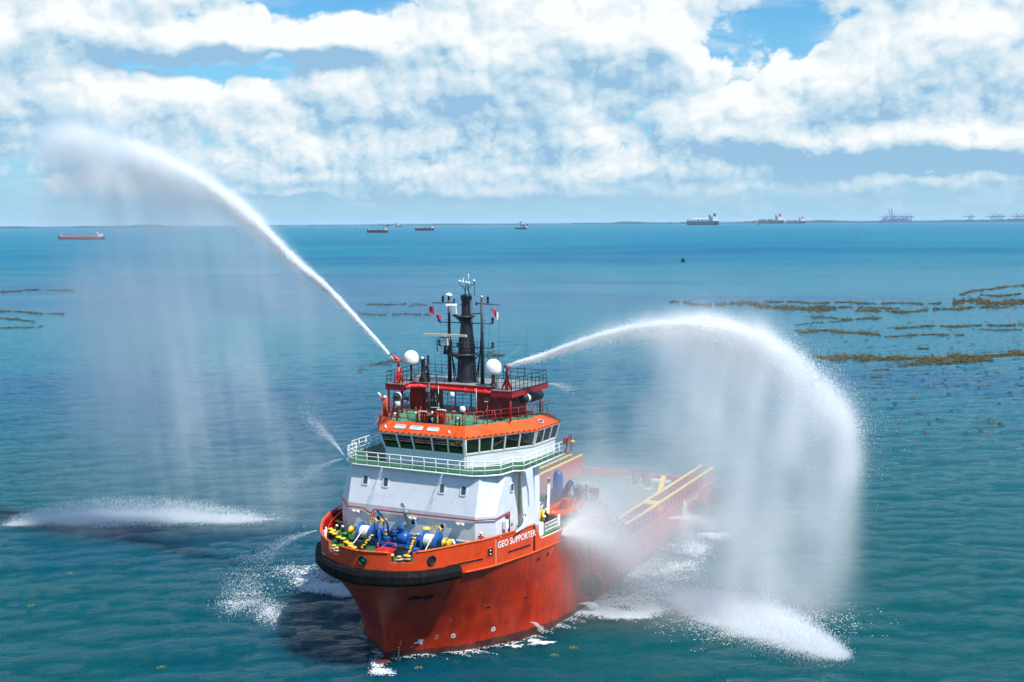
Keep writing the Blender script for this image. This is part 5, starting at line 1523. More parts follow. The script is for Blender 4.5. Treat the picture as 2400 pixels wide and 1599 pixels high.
def person(x, y, z, rz, cloth, label, arms=((.1, .0), (.1, .0)), helmet=None, stride=.12, group=None, lean=0.0):
    """standing figure, one continuous body; arms: (forward reach, elbow lift) for each side"""
    o = thing('person', x, y, z, label, 'person', group, rz)
    J, E = [], []
    def j(px, py, pz, r): J.append((px + lean * max(0, pz - .9), py, pz, r)); return len(J) - 1
    pel = j(0, 0, .95, (.15, .12)); wa = j(.01, 0, 1.12, (.145, .105)); ch = j(.01, 0, 1.32, (.17, .12)); sh = j(0, 0, 1.44, (.12, .09)); nk = j(.01, 0, 1.53, .055)
    h1 = j(.02, 0, 1.60, (.072, .085)); h2 = j(.02, 0, 1.70, (.078, .095)); h3 = j(.015, 0, 1.78, (.05, .06))
    E += [(pel, wa), (wa, ch), (ch, sh), (sh, nk), (nk, h1), (h1, h2), (h2, h3)]
    for s, (rc, lf) in ((1, arms[0]), (-1, arms[1])):
        so = j(0, s * .19, 1.43, .065); el = j(rc * .5 - .02, s * .27, 1.16 + lf * .5, .048); wr = j(rc + .06, s * (.27 - .1 * (rc > .2)), .93 + lf, .032)
        dx = rc + .06 - (rc * .5 - .02); dz = (.93 + lf) - (1.16 + lf * .5); L = math.hypot(dx, dz) + 1e-6; dx, dz = dx / L, dz / L
        pm = j(J[wr][0] + dx * .06, J[wr][1], J[wr][2] + dz * .06, (.032, .018))
        E += [(sh, so), (so, el), (el, wr), (wr, pm)]
        for k, ln in enumerate((.065, .075, .07, .055)):            # four fingers, curled
            off = (k - 1.5) * .017
            f1 = j(J[pm][0] + dx * .045 + dz * off, J[pm][1] + off * .8, J[pm][2] + dz * .045 - dx * off, .010)
            f2 = j(J[f1][0] + dx * ln * .6 + .01, J[f1][1] - s * .012, J[f1][2] + dz * ln * .6, .009)
            E += [(pm, f1), (f1, f2)]
        t1 = j(J[pm][0] + .028, J[pm][1] - s * .022, J[pm][2] + dz * .005, .011); t2 = j(J[t1][0] + dx * .03 + .012, J[t1][1] - s * .01, J[t1][2] + dz * .03, .009)
        E += [(pm, t1), (t1, t2)]
    for s in (1, -1):
        hp_ = j(0, s * .09, .90, .095); kn = j(.03 + s * stride * .4, s * .10, .50, .065); an = j(-.01 + s * stride, s * .11, .10, .045); to = j(.15 + s * stride, s * .12, .04, (.045, .03))
        E += [(pel, hp_), (hp_, kn), (kn, an), (an, to)]
    me = skin_mesh('body', J, E, pel)
    me.materials.clear()
    for mm in (cloth, MAT['skin'], MAT['boot']): me.materials.append(mm)
    wz = [J[i][2] for i in range(len(J))]
    for p in me.polygons:
        c = p.center
        hand = abs(c.y) > .15 and any(abs(c.x - J[i][0]) < .05 and abs(c.z - J[i][2]) < .06 for i in range(len(J)) if abs(J[i][1]) > .12 and J[i][3] in (.010, .009, .011, (.032, .018)))
        p.material_index = 1 if (c.z > 1.51 or hand) else (2 if c.z < .13 else 0)
    put('body', me, None, o)
    f_ = MB()
    f_.ball((.105 + lean * .75, 0, 1.645), .022, 6, 5)
    f_.build('nose', MAT['skin'], o)
    for s in (1, -1):
        MB().ball((.10 + lean * .78, s * .034, 1.69), .013, 6, 4).build('eye', MAT['hair'], o)
        MB().ball((.01 + lean * .75, s * .098, 1.66), .028, 6, 5, (.6, .4, 1)).build('ear', MAT['skin'], o)
    MB().box((.103 + lean * .72, 0, 1.605), (.012, .05, .010)).build('mouth', MAT['maroon_cloth'], o)
    if helmet:
        MB().lathe([(.155, -.005), (.16, 0), (.128, .015), (.125, .06), (.09, .115), (0, .135)], (.02 + lean * .8, 0, 1.73), (0, 0, 1), 14).build('helmet', helmet, o)
    else:
        MB().lathe([(.108, -.05), (.11, 0), (.10, .05), (.06, .10), (0, .115)], (.0 + lean * .8, 0, 1.725), (.0, 0, 1), 12).build('hair', MAT['hair'], o)
    return o


person(-12.2, -2.05, ZM, R(12), MAT['navy'], 'person in dark navy coverall standing under the red platform', arms=((.25, .3), (.25, .3)))
person(-12.4, -2.75, ZM, R(25), MAT['maroon_cloth'], 'person in dark red coverall in the shade behind the forward black mast', arms=((.15, .05), (.2, .2)))
person(-3.75, 7.02, DK, R(30), MAT['red_cloth'], 'person in red coverall and white helmet looking over the bow bulwark', helmet=MAT['paint_white'], arms=((.3, .25), (.25, .2)))
person(-12.9, 8.6, DK, R(150), MAT['navy'], 'person in dark coverall and white helmet beside the rescue boat', helmet=MAT['paint_white'], arms=((.3, .2), (.2, .1)))
person(-11.9, 8.9, DK - .35, R(120), MAT['maroon_cloth'], 'person with white helmet half hidden behind the white gate', helmet=MAT['paint_white'], arms=((.25, .2), (.2, .1)))
# ------------------------------------------------------------------ weed rafts on the water
mat('weed', (0.080, 0.066, 0.014), 0.75, vary=0.45, scale=0.6, dirt=(0.045, 0.06, 0.012), dirt_amt=0.6)
mat('weed_green', (0.10, 0.13, 0.02), 0.7, vary=0.4, scale=3)


def leaves(P, size, rg, lift=.05):
    """leaf clumps: each point becomes two crossed, bent leaf quads"""
    n = len(P)
    V, F = [], []
    for k in range(2):
        a = rg.random(n) * 6.283; s = size * (.5 + rg.random(n)); t = (rg.random(n) - .3) * .35
        ax = np.stack([np.cos(a), np.sin(a), np.zeros(n)], 1) * s[:, None]
        ay = np.stack([-np.sin(a) * np.cos(t), np.cos(a) * np.cos(t), np.sin(t)], 1) * (s * .6)[:, None]
        c = P + np.stack([(rg.random(n) - .5) * size, (rg.random(n) - .5) * size, lift * rg.random(n) + .02], 1)
        V.append(np.stack([c - ax, c - ay * .8, c + ax, c + ay + [0, 0, .04]], 1).reshape(-1, 3))
    V = np.vstack(V); F = np.arange(len(V)).reshape(-1, 4)
    return V, F


def W5(u, v): return (1700 + .29737 * u, 650 + .29737 * v)
rw = np.random.default_rng(21)
RAFTS = [  # polyline in photo pixels, half thickness in pixels, density
    ([W5(1850, 135), W5(1950, 110), W5(2100, 96), W5(2200, 72), W5(2354, 65), W5(2500, 60)], 2.6, 1.0),
    ([W5(1800, 205), W5(1950, 186), W5(2100, 200), W5(2230, 205), W5(2354, 195), W5(2600, 190)], 6.0, 1.1),
    ([W5(2000, 140), W5(2150, 152), W5(2354, 120), W5(2600, 118)], 2.6, .7),
    ([W5(190, 205), W5(300, 228), W5(440, 240), W5(600, 250), W5(870, 250)], 4.5, 1.0),
    ([W5(330, 194), W5(700, 200), W5(950, 200), W5(1250, 206), W5(1700, 205)], 2.0, .8),
    ([W5(440, 240), W5(900, 230), W5(1150, 245), W5(1400, 240)], 2.2, .6),
    ([W5(1030, 262), W5(1300, 268), W5(1500, 270), W5(1700, 250), W5(1900, 242), W5(2200, 235)], 2.8, .9),
    ([W5(670, 320), W5(800, 318), W5(1000, 330), W5(1230, 323)], 2.2, .6),
    ([W5(540, 380), W5(700, 362), W5(800, 350), W5(1000, 335)], 1.6, .35),
    ([W5(550, 410), W5(620, 430), W5(700, 425), W5(800, 420), W5(950, 430), W5(1100, 440), W5(1220, 460)], 3.0, 1.0),
    ([W5(1260, 465), W5(1500, 458), W5(1700, 448), W5(1880, 455)], 2.0, .6),
    ([W5(1340, 395), W5(1700, 385), W5(2100, 380), W5(2354, 370), W5(2600, 368)], 2.2, .7),
    ([W5(1950, 410), W5(2354, 415)], 1.6, .5),
    ([W5(690, 628), W5(900, 635), W5(1100, 634), W5(1300, 640), W5(1540, 645), W5(1700, 640), W5(1950, 625), W5(2354, 600), W5(2600, 590)], 5.6, 1.2),
    ([W5(1560, 670), W5(1750, 662), W5(2100, 650)], 4.5, 1.0),
    ([W5(1150, 745), W5(1280, 715), W5(1400, 690), W5(1560, 685)], 3.5, .6),
    ([W5(1150, 795), W5(1300, 795)], 2.5, .5),
    ([W5(1520, 560), W5(1600, 560)], 2.2, .9),
    ([(1570, 708), (1650, 715), (1740, 712), (1800, 708)], 5.0, .35),
    ([(840, 865), (890, 852), (930, 845), (985, 845)], 6.0, .2), ([(1080, 838), (1130, 832), (1190, 832)], 4.0, .4),
    ([(860, 715), (940, 712), (1000, 716)], 3.0, .2), ([(830, 735), (930, 738), (1010, 735)], 3.0, .18),
    ([(0, 684), (60, 681), (170, 680)], 2.0, .9), ([(0, 730), (60, 732), (150, 737)], 2.0, .7), ([(0, 747), (80, 752)], 2.0, .5), ([(0, 770), (100, 765)], 2.0, .4),
]
for i, (line, th_, den) in enumerate(RAFTS):
    L = np.array(line, float); seg = np.linalg.norm(np.diff(L, axis=0), axis=1); tot = seg.sum(); cum = np.r_[0, np.cumsum(seg)]
    n = int(tot * th_ * den * 2.3)
    s = rw.random(n) * tot
    px = np.interp(s, cum, L[:, 0]); py = np.interp(s, cum, L[:, 1])
    # ragged edges and gaps along the strand
    ph = rw.random(4) * 6.28
    wob = 1.1 + .6 * np.sin(s * .09 + ph[0]) + .5 * np.sin(s * .31 + ph[1]) + .35 * np.sin(s * .83 + ph[2])
    off = rw.normal(size=n) * .5
    stray = rw.random(n) < .10
    off = np.where(stray, off * 3.0, off)
    py = py + off * th_ * np.clip(wob, .1, 2.2) * .8 + 1.2 * np.sin(s * .05 + ph[3])
    keep = (np.sin(s * .17 + ph[1]) + np.sin(s * .061 + ph[2]) > -1.25) | (den > .95)
    px, py = px[keep], py[keep]
    P = np.array([on_water(a, b)[:] for a, b in zip(px, py)])
    V, F = leaves(P, .36 * float(np.clip(P[:, 1].mean() / 330, .8, 1.6)), rw)
    o = np_mesh('weed_raft', V, F, MAT['weed'])
    tag(o, 'olive brown strand of floating weed drifting on the blue water', 'weed', 'weed rafts on the water', 'stuff')
# loose bits scattered round the rafts
Q = []
for _ in range(900):
    u, v = rw.random() * 1300 + 1050, 690 + rw.random() ** 1.5 * 560
    c = W5(u, v)
    for k in range(rw.integers(2, 9)): Q.append(on_water(c[0] + rw.normal() * 3, c[1] + rw.normal() * .7)[:])
    if _ > 130: break
for _ in range(140):
    c = W5(rw.random() * 2354, 260 + rw.random() * 320)
    for k in range(rw.integers(1, 6)): Q.append(on_water(c[0] + rw.normal() * 2.5, c[1] + rw.normal() * .5)[:])
V, F = leaves(np.array(Q), .28, rw)
tag(np_mesh('weed_scatter', V, F, MAT['weed']), 'loose flecks of brown weed scattered over the open water', 'weed', None, 'stuff')
# single clumps near the vessel
for k, (a, b) in enumerate(((163, 1349), (438, 1296), (378, 1568), (72, 1422), (560, 1352), (1690, 1500), (2325, 992), (1345, 1522), (1300, 1540), (980, 1570), (1668, 1240))):
    w = on_water(a, b)
    h_ = float(sea_height(np.array([w.x]), np.array([w.y]))[0])
    o = empty('floating_weed', (w.x, w.y, h_)); tag(o, 'single small clump of green floating weed on the near water', 'weed', 'single weed clumps')
    for j in range(7):
        a_ = j * .9 + k; r_ = .10 + .04 * (j % 3)
        m = MB(); c = Vector((math.cos(a_) * r_, math.sin(a_) * r_, .05))
        d = Vector((math.cos(a_), math.sin(a_), .5)).normalized(); s_ = Vector((-math.sin(a_), math.cos(a_), 0))
        m.plate([c, c + d * .13 + s_ * .09, c + d * .30, c + d * .13 - s_ * .09], .015)
        m.build('leaf', MAT['weed_green'], o)

# ------------------------------------------------------------------ far vessels
mat('far_red', (0.30, 0.06, 0.06), 0.6); mat('far_black', (0.02, 0.025, 0.04), 0.6); mat('far_white', (0.50, 0.56, 0.60), 0.6); mat('far_orange', (0.6, 0.16, 0.06), 0.6); mat('far_grey', (0.25, 0.27, 0.30), 0.6); mat('far_blue', (0.03, 0.09, 0.25), 0.6); mat('far_green', (0.06, 0.16, 0.09), 0.7)


def far_ship(px0, px1, py, label, hull_c, boot_c, bow=-1, fb=.09, house=.16, hh=.13, extras='crane', name='cargo_ship', group='ships at anchor on the horizon'):
    """ship seen beam-on: px0..px1 its ends, py its waterline; sizes follow from the sea it floats on"""
    hz = 521.5 - ((px0 + px1) / 2 - 1200) * 17 / 2400
    py = max(py, hz + CAM_H * FPX / 13000.0)                        # none lies beyond 13 km
    a, b = on_water(px0, py), on_water(px1, py)
    c = (a + b) / 2; L = (b - a).length; ax = (b - a).normalized()
    rz = math.atan2(ax.y, ax.x) + (math.pi if bow < 0 else 0) + .12
    o = empty(name, (c.x, c.y, 0), rz); tag(o, label, 'ship' if L > 30 else 'boat', group)
    B, D = L * .15, L * fb
    def sec(x, k, z): return [(x, -B / 2 * k, z), (x, B / 2 * k, z)]
    st = [(-.5, .7, 1.05), (-.42, 1, 1), (.0, 1, 1), (.36, 1, 1.05), (.44, .7, 1.35), (.5, .06, 1.5)]
    for nm, z0, z1, mt, e in (('boot', -2, D * .42, boot_c, 0.0), ('hull', D * .42, D, hull_c, .004)):
        m = MB()
        for s in (-1, 1):
            m.loft([[(x * L - (.02 * L if (x > .45 and z0 < 0) else 0), s * B / 2 * k * (1 + e), z0) for x, k, h_ in st], [(x * L, s * B / 2 * k * (1 + e), z1 * (h_ if z1 == D else 1)) for x, k, h_ in st]], smooth=False)
        m.build(nm, mt, o)
    MB().add([(x * L, s * B / 2 * k, D * h_ - .1) for s in (1, -1) for x, k, h_ in (st if s > 0 else st[::-1])], [tuple(range(12))]).build('deck', MAT['far_grey'], o)
    hx = -.40 * L
    hs = MB().box((hx, 0, D + hh * L * .32), (house * L, B * .85, hh * L * .64)).build('superstructure', MAT['far_white'], o)
    MB().box((hx + house * L * .1, 0, D + hh * L * .75), (house * L * .6, B * 1.0, hh * L * .24)).build('bridge', MAT['far_white'], hs)
    MB().box((hx + house * L * .41, 0, D + hh * L * .78), (.02 * house * L, B * .9, hh * L * .09)).build('bridge_windows', MAT['far_black'], hs)
    MB().cyl((hx - house * L * .3, 0, D + hh * L * .6), (hx - house * L * .3, 0, D + hh * L * 1.05), .03 * L, .025 * L, 10).build('funnel', boot_c, o)
    MB().cyl((hx, 0, D + hh * L * .8), (hx, 0, D + hh * L * 1.45), .006 * L, .003 * L, 6).build('mast', MAT['far_white'], o)
    MB().cyl((.42 * L, 0, D * 1.3), (.42 * L, 0, D * 1.3 + hh * L * .6), .006 * L, .003 * L, 6).build('foremast', MAT['far_white'], o)
    if extras == 'crane':
        for x in (-.1, .2): MB().box((x * L, 0, D + .012 * L), (.2 * L, B * .7, .03 * L)).build('hatch', MAT['far_grey'], o)
    if extras == 'tank':
        for x in (-.15, .0, .15, .29): MB().ball((x * L, 0, D + .0 * L), .066 * L, 14, 8).build('gas_tank', MAT['far_white'], o)
        MB().box((.05 * L, 0, D + .02 * L), (.55 * L, B * .5, .04 * L)).build('pipe_deck', MAT['far_grey'], o)
    if extras == 'pipe':
        MB().box((.05 * L, 0, D + .012 * L), (.6 * L, .1 * B, .03 * L)).build('pipe_rack', MAT['far_orange'], o)
    return o


K = 2400 / 2353
far_ship(139 * K, 232 * K, 551 * K, 'long red tanker behind the veil of the tall water jet', MAT['far_red'], MAT['far_red'], -1, .055, .10, .10, 'pipe')
far_ship(846 * K, 887 * K, 535.5 * K, 'black coaster with red boot top and white house, larger of the pair', MAT['far_black'], MAT['far_red'], -1, .11, .13, .11)
far_ship(956 * K, 993 * K, 530.3 * K, 'dark coaster with red boot top, farther of the pair', MAT['far_black'], MAT['far_red'], -1, .10, .13, .10)
far_ship(1185 * K, 1208 * K, 527.5 * K, 'small dark workboat with pale hull beyond the mast', MAT['far_black'], MAT['far_grey'], -1, .12, .25, .18)
far_ship(1585 * K, 1640 * K, 517.5 * K, 'dark gas carrier with round white tanks and tall white house', MAT['far_blue'], MAT['far_black'], -1, .075, .14, .14, 'tank')
far_ship(1750 * K, 1790 * K, 508.6 * K, 'red hulled ship low on the horizon near the gas carrier', MAT['far_red'], MAT['far_red'], -1, .07, .12, .14)
far_ship(1812 * K, 1842 * K, 508.2 * K, 'grey ship with white house low on the horizon', MAT['far_grey'], MAT['far_red'], -1, .07, .12, .12)
far_ship(1198 * K, 1212 * K, 519.5 * K, 'tiny dark boat just under the horizon behind the mast top', MAT['far_black'], MAT['far_black'], 1, .10, .3, .2)
far_ship(882 * K, 894 * K, 520.5 * K, 'tiny dark barge above the black coaster', MAT['far_black'], MAT['far_grey'], 1, .10, .2, .1)
far_ship(913 * K, 925 * K, 521.5 * K, 'tiny pale fishing boat between the two coasters', MAT['far_white'], MAT['far_black'], 1, .10, .3, .2)
far_ship(1738 * K, 1744 * K, 516 * K, 'tiny dark boat right of the gas carrier', MAT['far_black'], MAT['far_black'], 1, .14, .3, .3)
far_ship(2050 * K + 520, 2062 * K + 520, 520 * K, 'tiny dark boat off the harbour', MAT['far_black'], MAT['far_black'], 1, .1, .3, .2)


def buoy(px, py, label, mt, h_, sail=False):
    w = on_water(px, py); o = empty('sea_mark', w); tag(o, label, 'buoy', 'sea marks')
    MB().lathe([(0, -.5), (1.0, -.4), (1.1, .6), (.5, .9)], (0, 0, 0), (0, 0, 1), 12).build('float', mt, o)
    for k in range(3):
        a = k * 2.09; MB().bar((.6 * math.cos(a), .6 * math.sin(a), .8), (.12 * math.cos(a), .12 * math.sin(a), h_ * .8), .12, .12).build('leg', mt, o)
    MB().cyl((0, 0, h_ * .75), (0, 0, h_), .22, .22, 8).build('lantern', MAT['far_black'], o)
    MB().box((0, 0, h_ * .55), (.8, .8, h_ * .2)).build('daymark', mt, o)
    return o


buoy(1970 * K, 549.5 * K, 'slim green channel buoy on open water below the harbour cranes', MAT['far_green'], 9.0)
buoy(952 * 1.02, 551.5, 'thin dark post buoy below the two coasters', MAT['far_black'], 6.0)
# yacht with bare white hull, far left of the coasters
w = on_water(826 * K, 523.5 * K); yt = empty('motor_yacht', w, R(80)); tag(yt, 'white lighthouse boat with tall mast beside the coasters', 'boat', 'ships at anchor on the horizon')
MB().loft([[(-12, -4, 0), (-12, -4.5, 4), (-12, 4.5, 4), (-12, 4, 0)], [(6, -4, 0), (6, -4.5, 4.5), (6, 4.5, 4.5), (6, 4, 0)], [(15, -.2, 0), (16, -.2, 6), (16, .2, 6), (15, .2, 0)]], smooth=False).build('hull', MAT['far_white'], yt)
MB().box((-3, 0, 7), (10, 7, 6)).build('cabin', MAT['far_white'], yt); MB().cyl((0, 0, 9), (0, 0, 28), .7, .3, 6).build('mast', MAT['far_white'], yt)
# small dark boat with a wheelhouse, mid water
w = on_water(1570 * K, 601.5 * K); bo = empty('fishing_boat', w, R(-75)); tag(bo, 'small dark fishing boat alone on the open water', 'boat')
m = MB(); m.loft([[(-3.4, -1.1, -.2), (-3.4, -1.3, .9), (-3.4, 1.3, .9), (-3.4, 1.1, -.2)], [(1, -1.1, -.2), (1, -1.4, 1.0), (1, 1.4, 1.0), (1, 1.1, -.2)], [(3.6, -.1, -.1), (4.0, -.1, 1.6), (4.0, .1, 1.6), (3.6, .1, -.1)]], smooth=False)
m.add([(-3.4, -1.3, .9), (-3.4, 1.3, .9), (1, 1.4, 1.0), (4, .1, 1.6), (4, -.1, 1.6), (1, -1.4, 1.0)], [(0, 1, 2, 3, 4, 5)]); m.add([(-3.4, -1.1, -.2), (-3.4, -1.3, .9), (-3.4, 1.3, .9), (-3.4, 1.1, -.2)], [(0, 1, 2, 3)]); m.build('hull', MAT['far_black'], bo)
MB().box((-.8, 0, 2.0), (2.0, 1.7, 2.0)).build('wheelhouse', MAT['far_black'], bo); MB().box((-.8, 0, 3.1), (2.5, 2.1, .16)).build('roof', MAT['far_grey'], bo); MB().cyl((-.5, 0, 3.1), (-.5, 0, 5.0), .07, .05, 6).build('mast', MAT['far_black'], bo)
for y in (-.5, .4): MB().box((.28, y, 2.4), (.05, .5, .5)).build('window', MAT['dark_glass'], bo)

# ------------------------------------------------------------------ coast and container harbour
mat('far_land', (0.012, 0.040, 0.046), 0.9, vary=0.5, scale=.004); mat('crane_blue', (0.045, 0.13, 0.28), 0.6)  # blue of the hazy air put into land and crane colours
def coast(px0, px1, Y0, Y1, hmin, hmax, seed, label):
    r_ = np.random.default_rng(seed); n = 160
    px = np.linspace(px0, px1, n); Ys = np.linspace(Y0, Y1, n)
    h_ = hmin + (hmax - hmin) * np.clip(.45 + .35 * np.sin(px * .013 + seed) + .25 * np.sin(px * .041 + 2 * seed) + .16 * r_.normal(size=n), 0, 1)
    e = np.clip(np.minimum(px - px0, px1 - px) / 60, .1, 1); h_ *= e
    X_ = (px - 1200) / FPX * Ys
    m = MB(); m.loft([[(x, y, -1) for x, y in zip(X_, Ys)], [(x, y + 60, z * .8) for x, y, z in zip(X_, Ys, h_)], [(x * 1.01, y + 250, z) for x, y, z in zip(X_, Ys, h_)], [(x * 1.05, y + 900, -1) for x, y in zip(X_, Ys)]], smooth=False)
    o = m.build('coast', MAT['far_land']); tag(o, label, None, None, 'structure')
coast(600, 1560, 17000, 16500, 8, 26, 1, 'low wooded coast along the horizon')
coast(1400, 2460, 15500, 14500, 12, 38, 2, 'low wooded harbour coast on the horizon')
coast(-60, 430, 15000, 15500, 14, 42, 3, 'low wooded coast behind the tall water jet')


def gantry(px, Y, H, label, boom_up=False):
    X_ = (px - 1200) / FPX * Y
    o = empty('harbour_crane', (X_, Y, 4), 0); tag(o, label, 'crane', 'container cranes in the harbour')
    s = H / 42.0
    for x in (-12, 12):
        for y in (-14, 14): MB().bar((x * s, y * s, 0), (x * s * .8, y * s, 42 * s), 3.2 * s, 3.2 * s).build('leg', MAT['crane_blue'], o)
    MB().box((0, 0, 42 * s), (30 * s, 34 * s, 4 * s)).build('portal_beam', MAT['crane_blue'], o)
    if boom_up: MB().bar((-14 * s, 0, 42 * s), (-26 * s, 0, 108 * s), 4 * s, 5 * s).build('boom', MAT['crane_blue'], o)
    else: MB().bar((-62 * s, 0, 43 * s), (40 * s, 0, 43 * s), 4 * s, 5 * s).build('boom', MAT['crane_blue'], o)
    MB().bar((0, 0, 44 * s), (-4 * s, 0, 70 * s), 3 * s, 3 * s).build('apex', MAT['crane_blue'], o)
    MB().bar((-4 * s, 0, 69 * s), (-40 * s if not boom_up else -20 * s, 0, 45 * s if not boom_up else 80 * s), 1.4 * s, 1.4 * s).build('stay', MAT['crane_blue'], o)
    MB().bar((-4 * s, 0, 69 * s), (34 * s, 0, 45 * s), 1.4 * s, 1.4 * s).build('stay', MAT['crane_blue'], o)
    MB().box((14 * s, 0, 47 * s), (14 * s, 10 * s, 8 * s)).build('machine_house', MAT['crane_blue'], o)
    return o


CRANE_SAYS = ['blue container crane at the stern of the moored container ship'] + ['blue container crane with raised boom over the moored ship'] * 2 + [
    'blue container crane with level boom just past the raised pair', 'blue container crane over the forward stacks of the moored ship', 'blue container crane at the bow of the moored container ship',
    'blue container crane standing alone on the open quay'] + ['one of three blue container cranes side by side on the quay'] * 3 + ['one of the last two blue container cranes at the quay end'] * 2
for k, (p_, H, up) in enumerate(((2032, 62, False), (2046, 62, True), (2052, 66, True), (2066, 62, False), (2078, 62, False), (2088, 60, False), (2226, 62, False), (2276, 60, False), (2286, 62, False), (2297, 60, False), (2332, 62, False), (2345, 60, False))):
    gantry(p_ * K, 14300, H, CRANE_SAYS[k], up)
cs = empty('container_ship', ((2055 * K - 1200) / FPX * 14000, 14000, 0), 0); tag(cs, 'dark container ship moored under the harbour cranes', 'ship')
MB().loft([[(-185, -24, 0), (-185, -24, 26), (-185, 24, 26), (-185, 24, 0)], [(150, -24, 0), (150, -24, 26), (150, 24, 26), (150, 24, 0)], [(185, -2, 0), (195, -2, 32), (195, 2, 32), (185, 2, 0)]], smooth=False).build('hull', MAT['far_blue'], cs)
for x in range(-150, 150, 26): MB().box((x, 0, 34 + 4 * (x % 3)), (24, 44, 18)).build('container_stack', MAT['far_blue'], cs)
MB().box((-100, 0, 48), (16, 46, 30)).build('superstructure', MAT['far_white'], cs)
MB().box(((2200 * K - 1200) / FPX * 14500, 14500, 3), (1600, 200, 8)).build('quay', MAT['far_land']); tag(bpy.data.objects['quay'], 'dark quay under the cranes', None, None, 'structure')
# ------------------------------------------------------------------ water in the air
def spray_mat(name, c=(0.95, 0.97, 0.98), trans=0.5):
    m = bpy.data.materials.new(name); m.use_nodes = True
    nt = m.node_tree; nt.nodes.clear(); g = G(nt)
    d = g.node('ShaderNodeBsdfDiffuse'); d.inputs['Color'].default_value = (*c, 1)
    t = g.node('ShaderNodeBsdfTranslucent'); t.inputs['Color'].default_value = (*c, 1)
    x = g.node('ShaderNodeMixShader'); x.inputs[0].default_value = trans
    g.link(d.outputs[0], x.inputs[1]); g.link(t.outputs[0], x.inputs[2])
    o = g.node('ShaderNodeOutputMaterial'); g.link(x.outputs[0], o.inputs['Surface'])
    MAT[name] = m


spray_mat('spray'); spray_mat('foam', (0.80, 0.86, 0.88), 0.2)
rs = np.random.default_rng(11)


def unit(v): return v / (np.linalg.norm(v, axis=1, keepdims=True) + 1e-9)


def drops(P, D, L, r):
    """streaks of water: slim bent slivers along D"""
    n = len(P); D = unit(D)
    a = unit(np.cross(D, rs.normal(size=(n, 3)))); b = np.cross(D, a)
    L = np.broadcast_to(L, n)[:, None]; r = np.broadcast_to(r, n)[:, None]
    m_ = P + b * r * .4
    V = np.stack([P - D * L / 2, m_ + a * r, P + D * L / 2, m_ - a * r], 1).reshape(-1, 3)
    F = np.arange(n * 4).reshape(-1, 4)
    return V, F


def blur(a, s):
    """separable gaussian"""
    for ax in range(3):
        w = s[ax] if isinstance(s, (tuple, list)) else s
        if w < .05: continue
        k = np.arange(-int(3 * w) - 1, int(3 * w) + 2); g_ = np.exp(-k ** 2 / (2 * w * w)); g_ /= g_.sum()
        a = np.apply_along_axis(lambda v: np.convolve(v, g_, 'same'), ax, a)
    return a


def volume_from_grid(name, dens, origin, voxel, mt):
    """density array [nx,ny,nz] becomes a fog volume through geometry nodes"""
    nx, ny, nz = dens.shape
    me = bpy.data.meshes.new(name)
    me.vertices.add(nx * ny * nz)
    at = me.attributes.new('dens', 'FLOAT', 'POINT')
    at.data.foreach_set('value', np.ascontiguousarray(dens, np.float32).ravel())
    me.materials.append(mt)
    o = bpy.data.objects.new(name, me); col.objects.link(o); o.location = origin
    ng = bpy.data.node_groups.new(name + '_nodes', 'GeometryNodeTree')
    for d_ in ('INPUT', 'OUTPUT'): ng.interface.new_socket('Geometry', in_out=d_, socket_type='NodeSocketGeometry')
    g = G(ng)
    gi, go = g.node('NodeGroupInput'), g.node('NodeGroupOutput')
    p = g.sep(g.node('GeometryNodeInputPosition').outputs[0])
    ix = [g.m('ROUND', p[k] * (1.0 / voxel)).max(0.0).min(float(dens.shape[k] - 1)) for k in range(3)]
    idx = (ix[0] * float(ny) + ix[1]) * float(nz) + ix[2]
    fi = g.node('FunctionNodeFloatToInt'); g.put(fi.inputs[0], idx)
    na = g.node('GeometryNodeInputNamedAttribute', data_type='FLOAT'); na.inputs['Name'].default_value = 'dens'
    si = g.node('GeometryNodeSampleIndex', data_type='FLOAT', domain='POINT')
    g.link(gi.outputs[0], si.inputs['Geometry']); g.link(na.outputs[0], si.inputs['Value']); g.link(fi.outputs[0], si.inputs['Index'])
    vc = g.node('GeometryNodeVolumeCube')
    g.link(si.outputs[0], vc.inputs['Density'])
    vc.inputs['Min'].default_value = (0, 0, 0); vc.inputs['Max'].default_value = tuple((d - 1) * voxel for d in dens.shape)
    for k, r_ in zip('XYZ', dens.shape): vc.inputs['Resolution ' + k].default_value = r_
    sm = g.node('GeometryNodeSetMaterial'); sm.inputs['Material'].default_value = mt
    g.link(vc.outputs[0], sm.inputs[0]); g.link(sm.outputs[0], go.inputs[0])
    o.modifiers.new('volume', 'NODES').node_group = ng
    return o


def mist_mat(name, k=1.0, c=(1.0, 1.0, 1.0), aniso=0.0):
    m = bpy.data.materials.new(name); m.use_nodes = True
    nt = m.node_tree; nt.nodes.clear(); g = G(nt)
    pv = g.node('ShaderNodeVolumePrincipled')
    pv.inputs['Color'].default_value = (*c, 1); pv.inputs['Density'].default_value = k; pv.inputs['Anisotropy'].default_value = aniso
    o = g.node('ShaderNodeOutputMaterial'); g.link(pv.outputs[0], o.inputs['Volume'])
    return m


MIST = mist_mat('mist')


def noise1(s, f, seed):
    r_ = np.random.default_rng(seed); n = 4096; t = r_.random(n)
    q = (s * f) % (n - 1); i = q.astype(int); u = q - i; u = u * u * (3 - 2 * u)
    return t[i] * (1 - u) + t[(i + 1) % n] * u


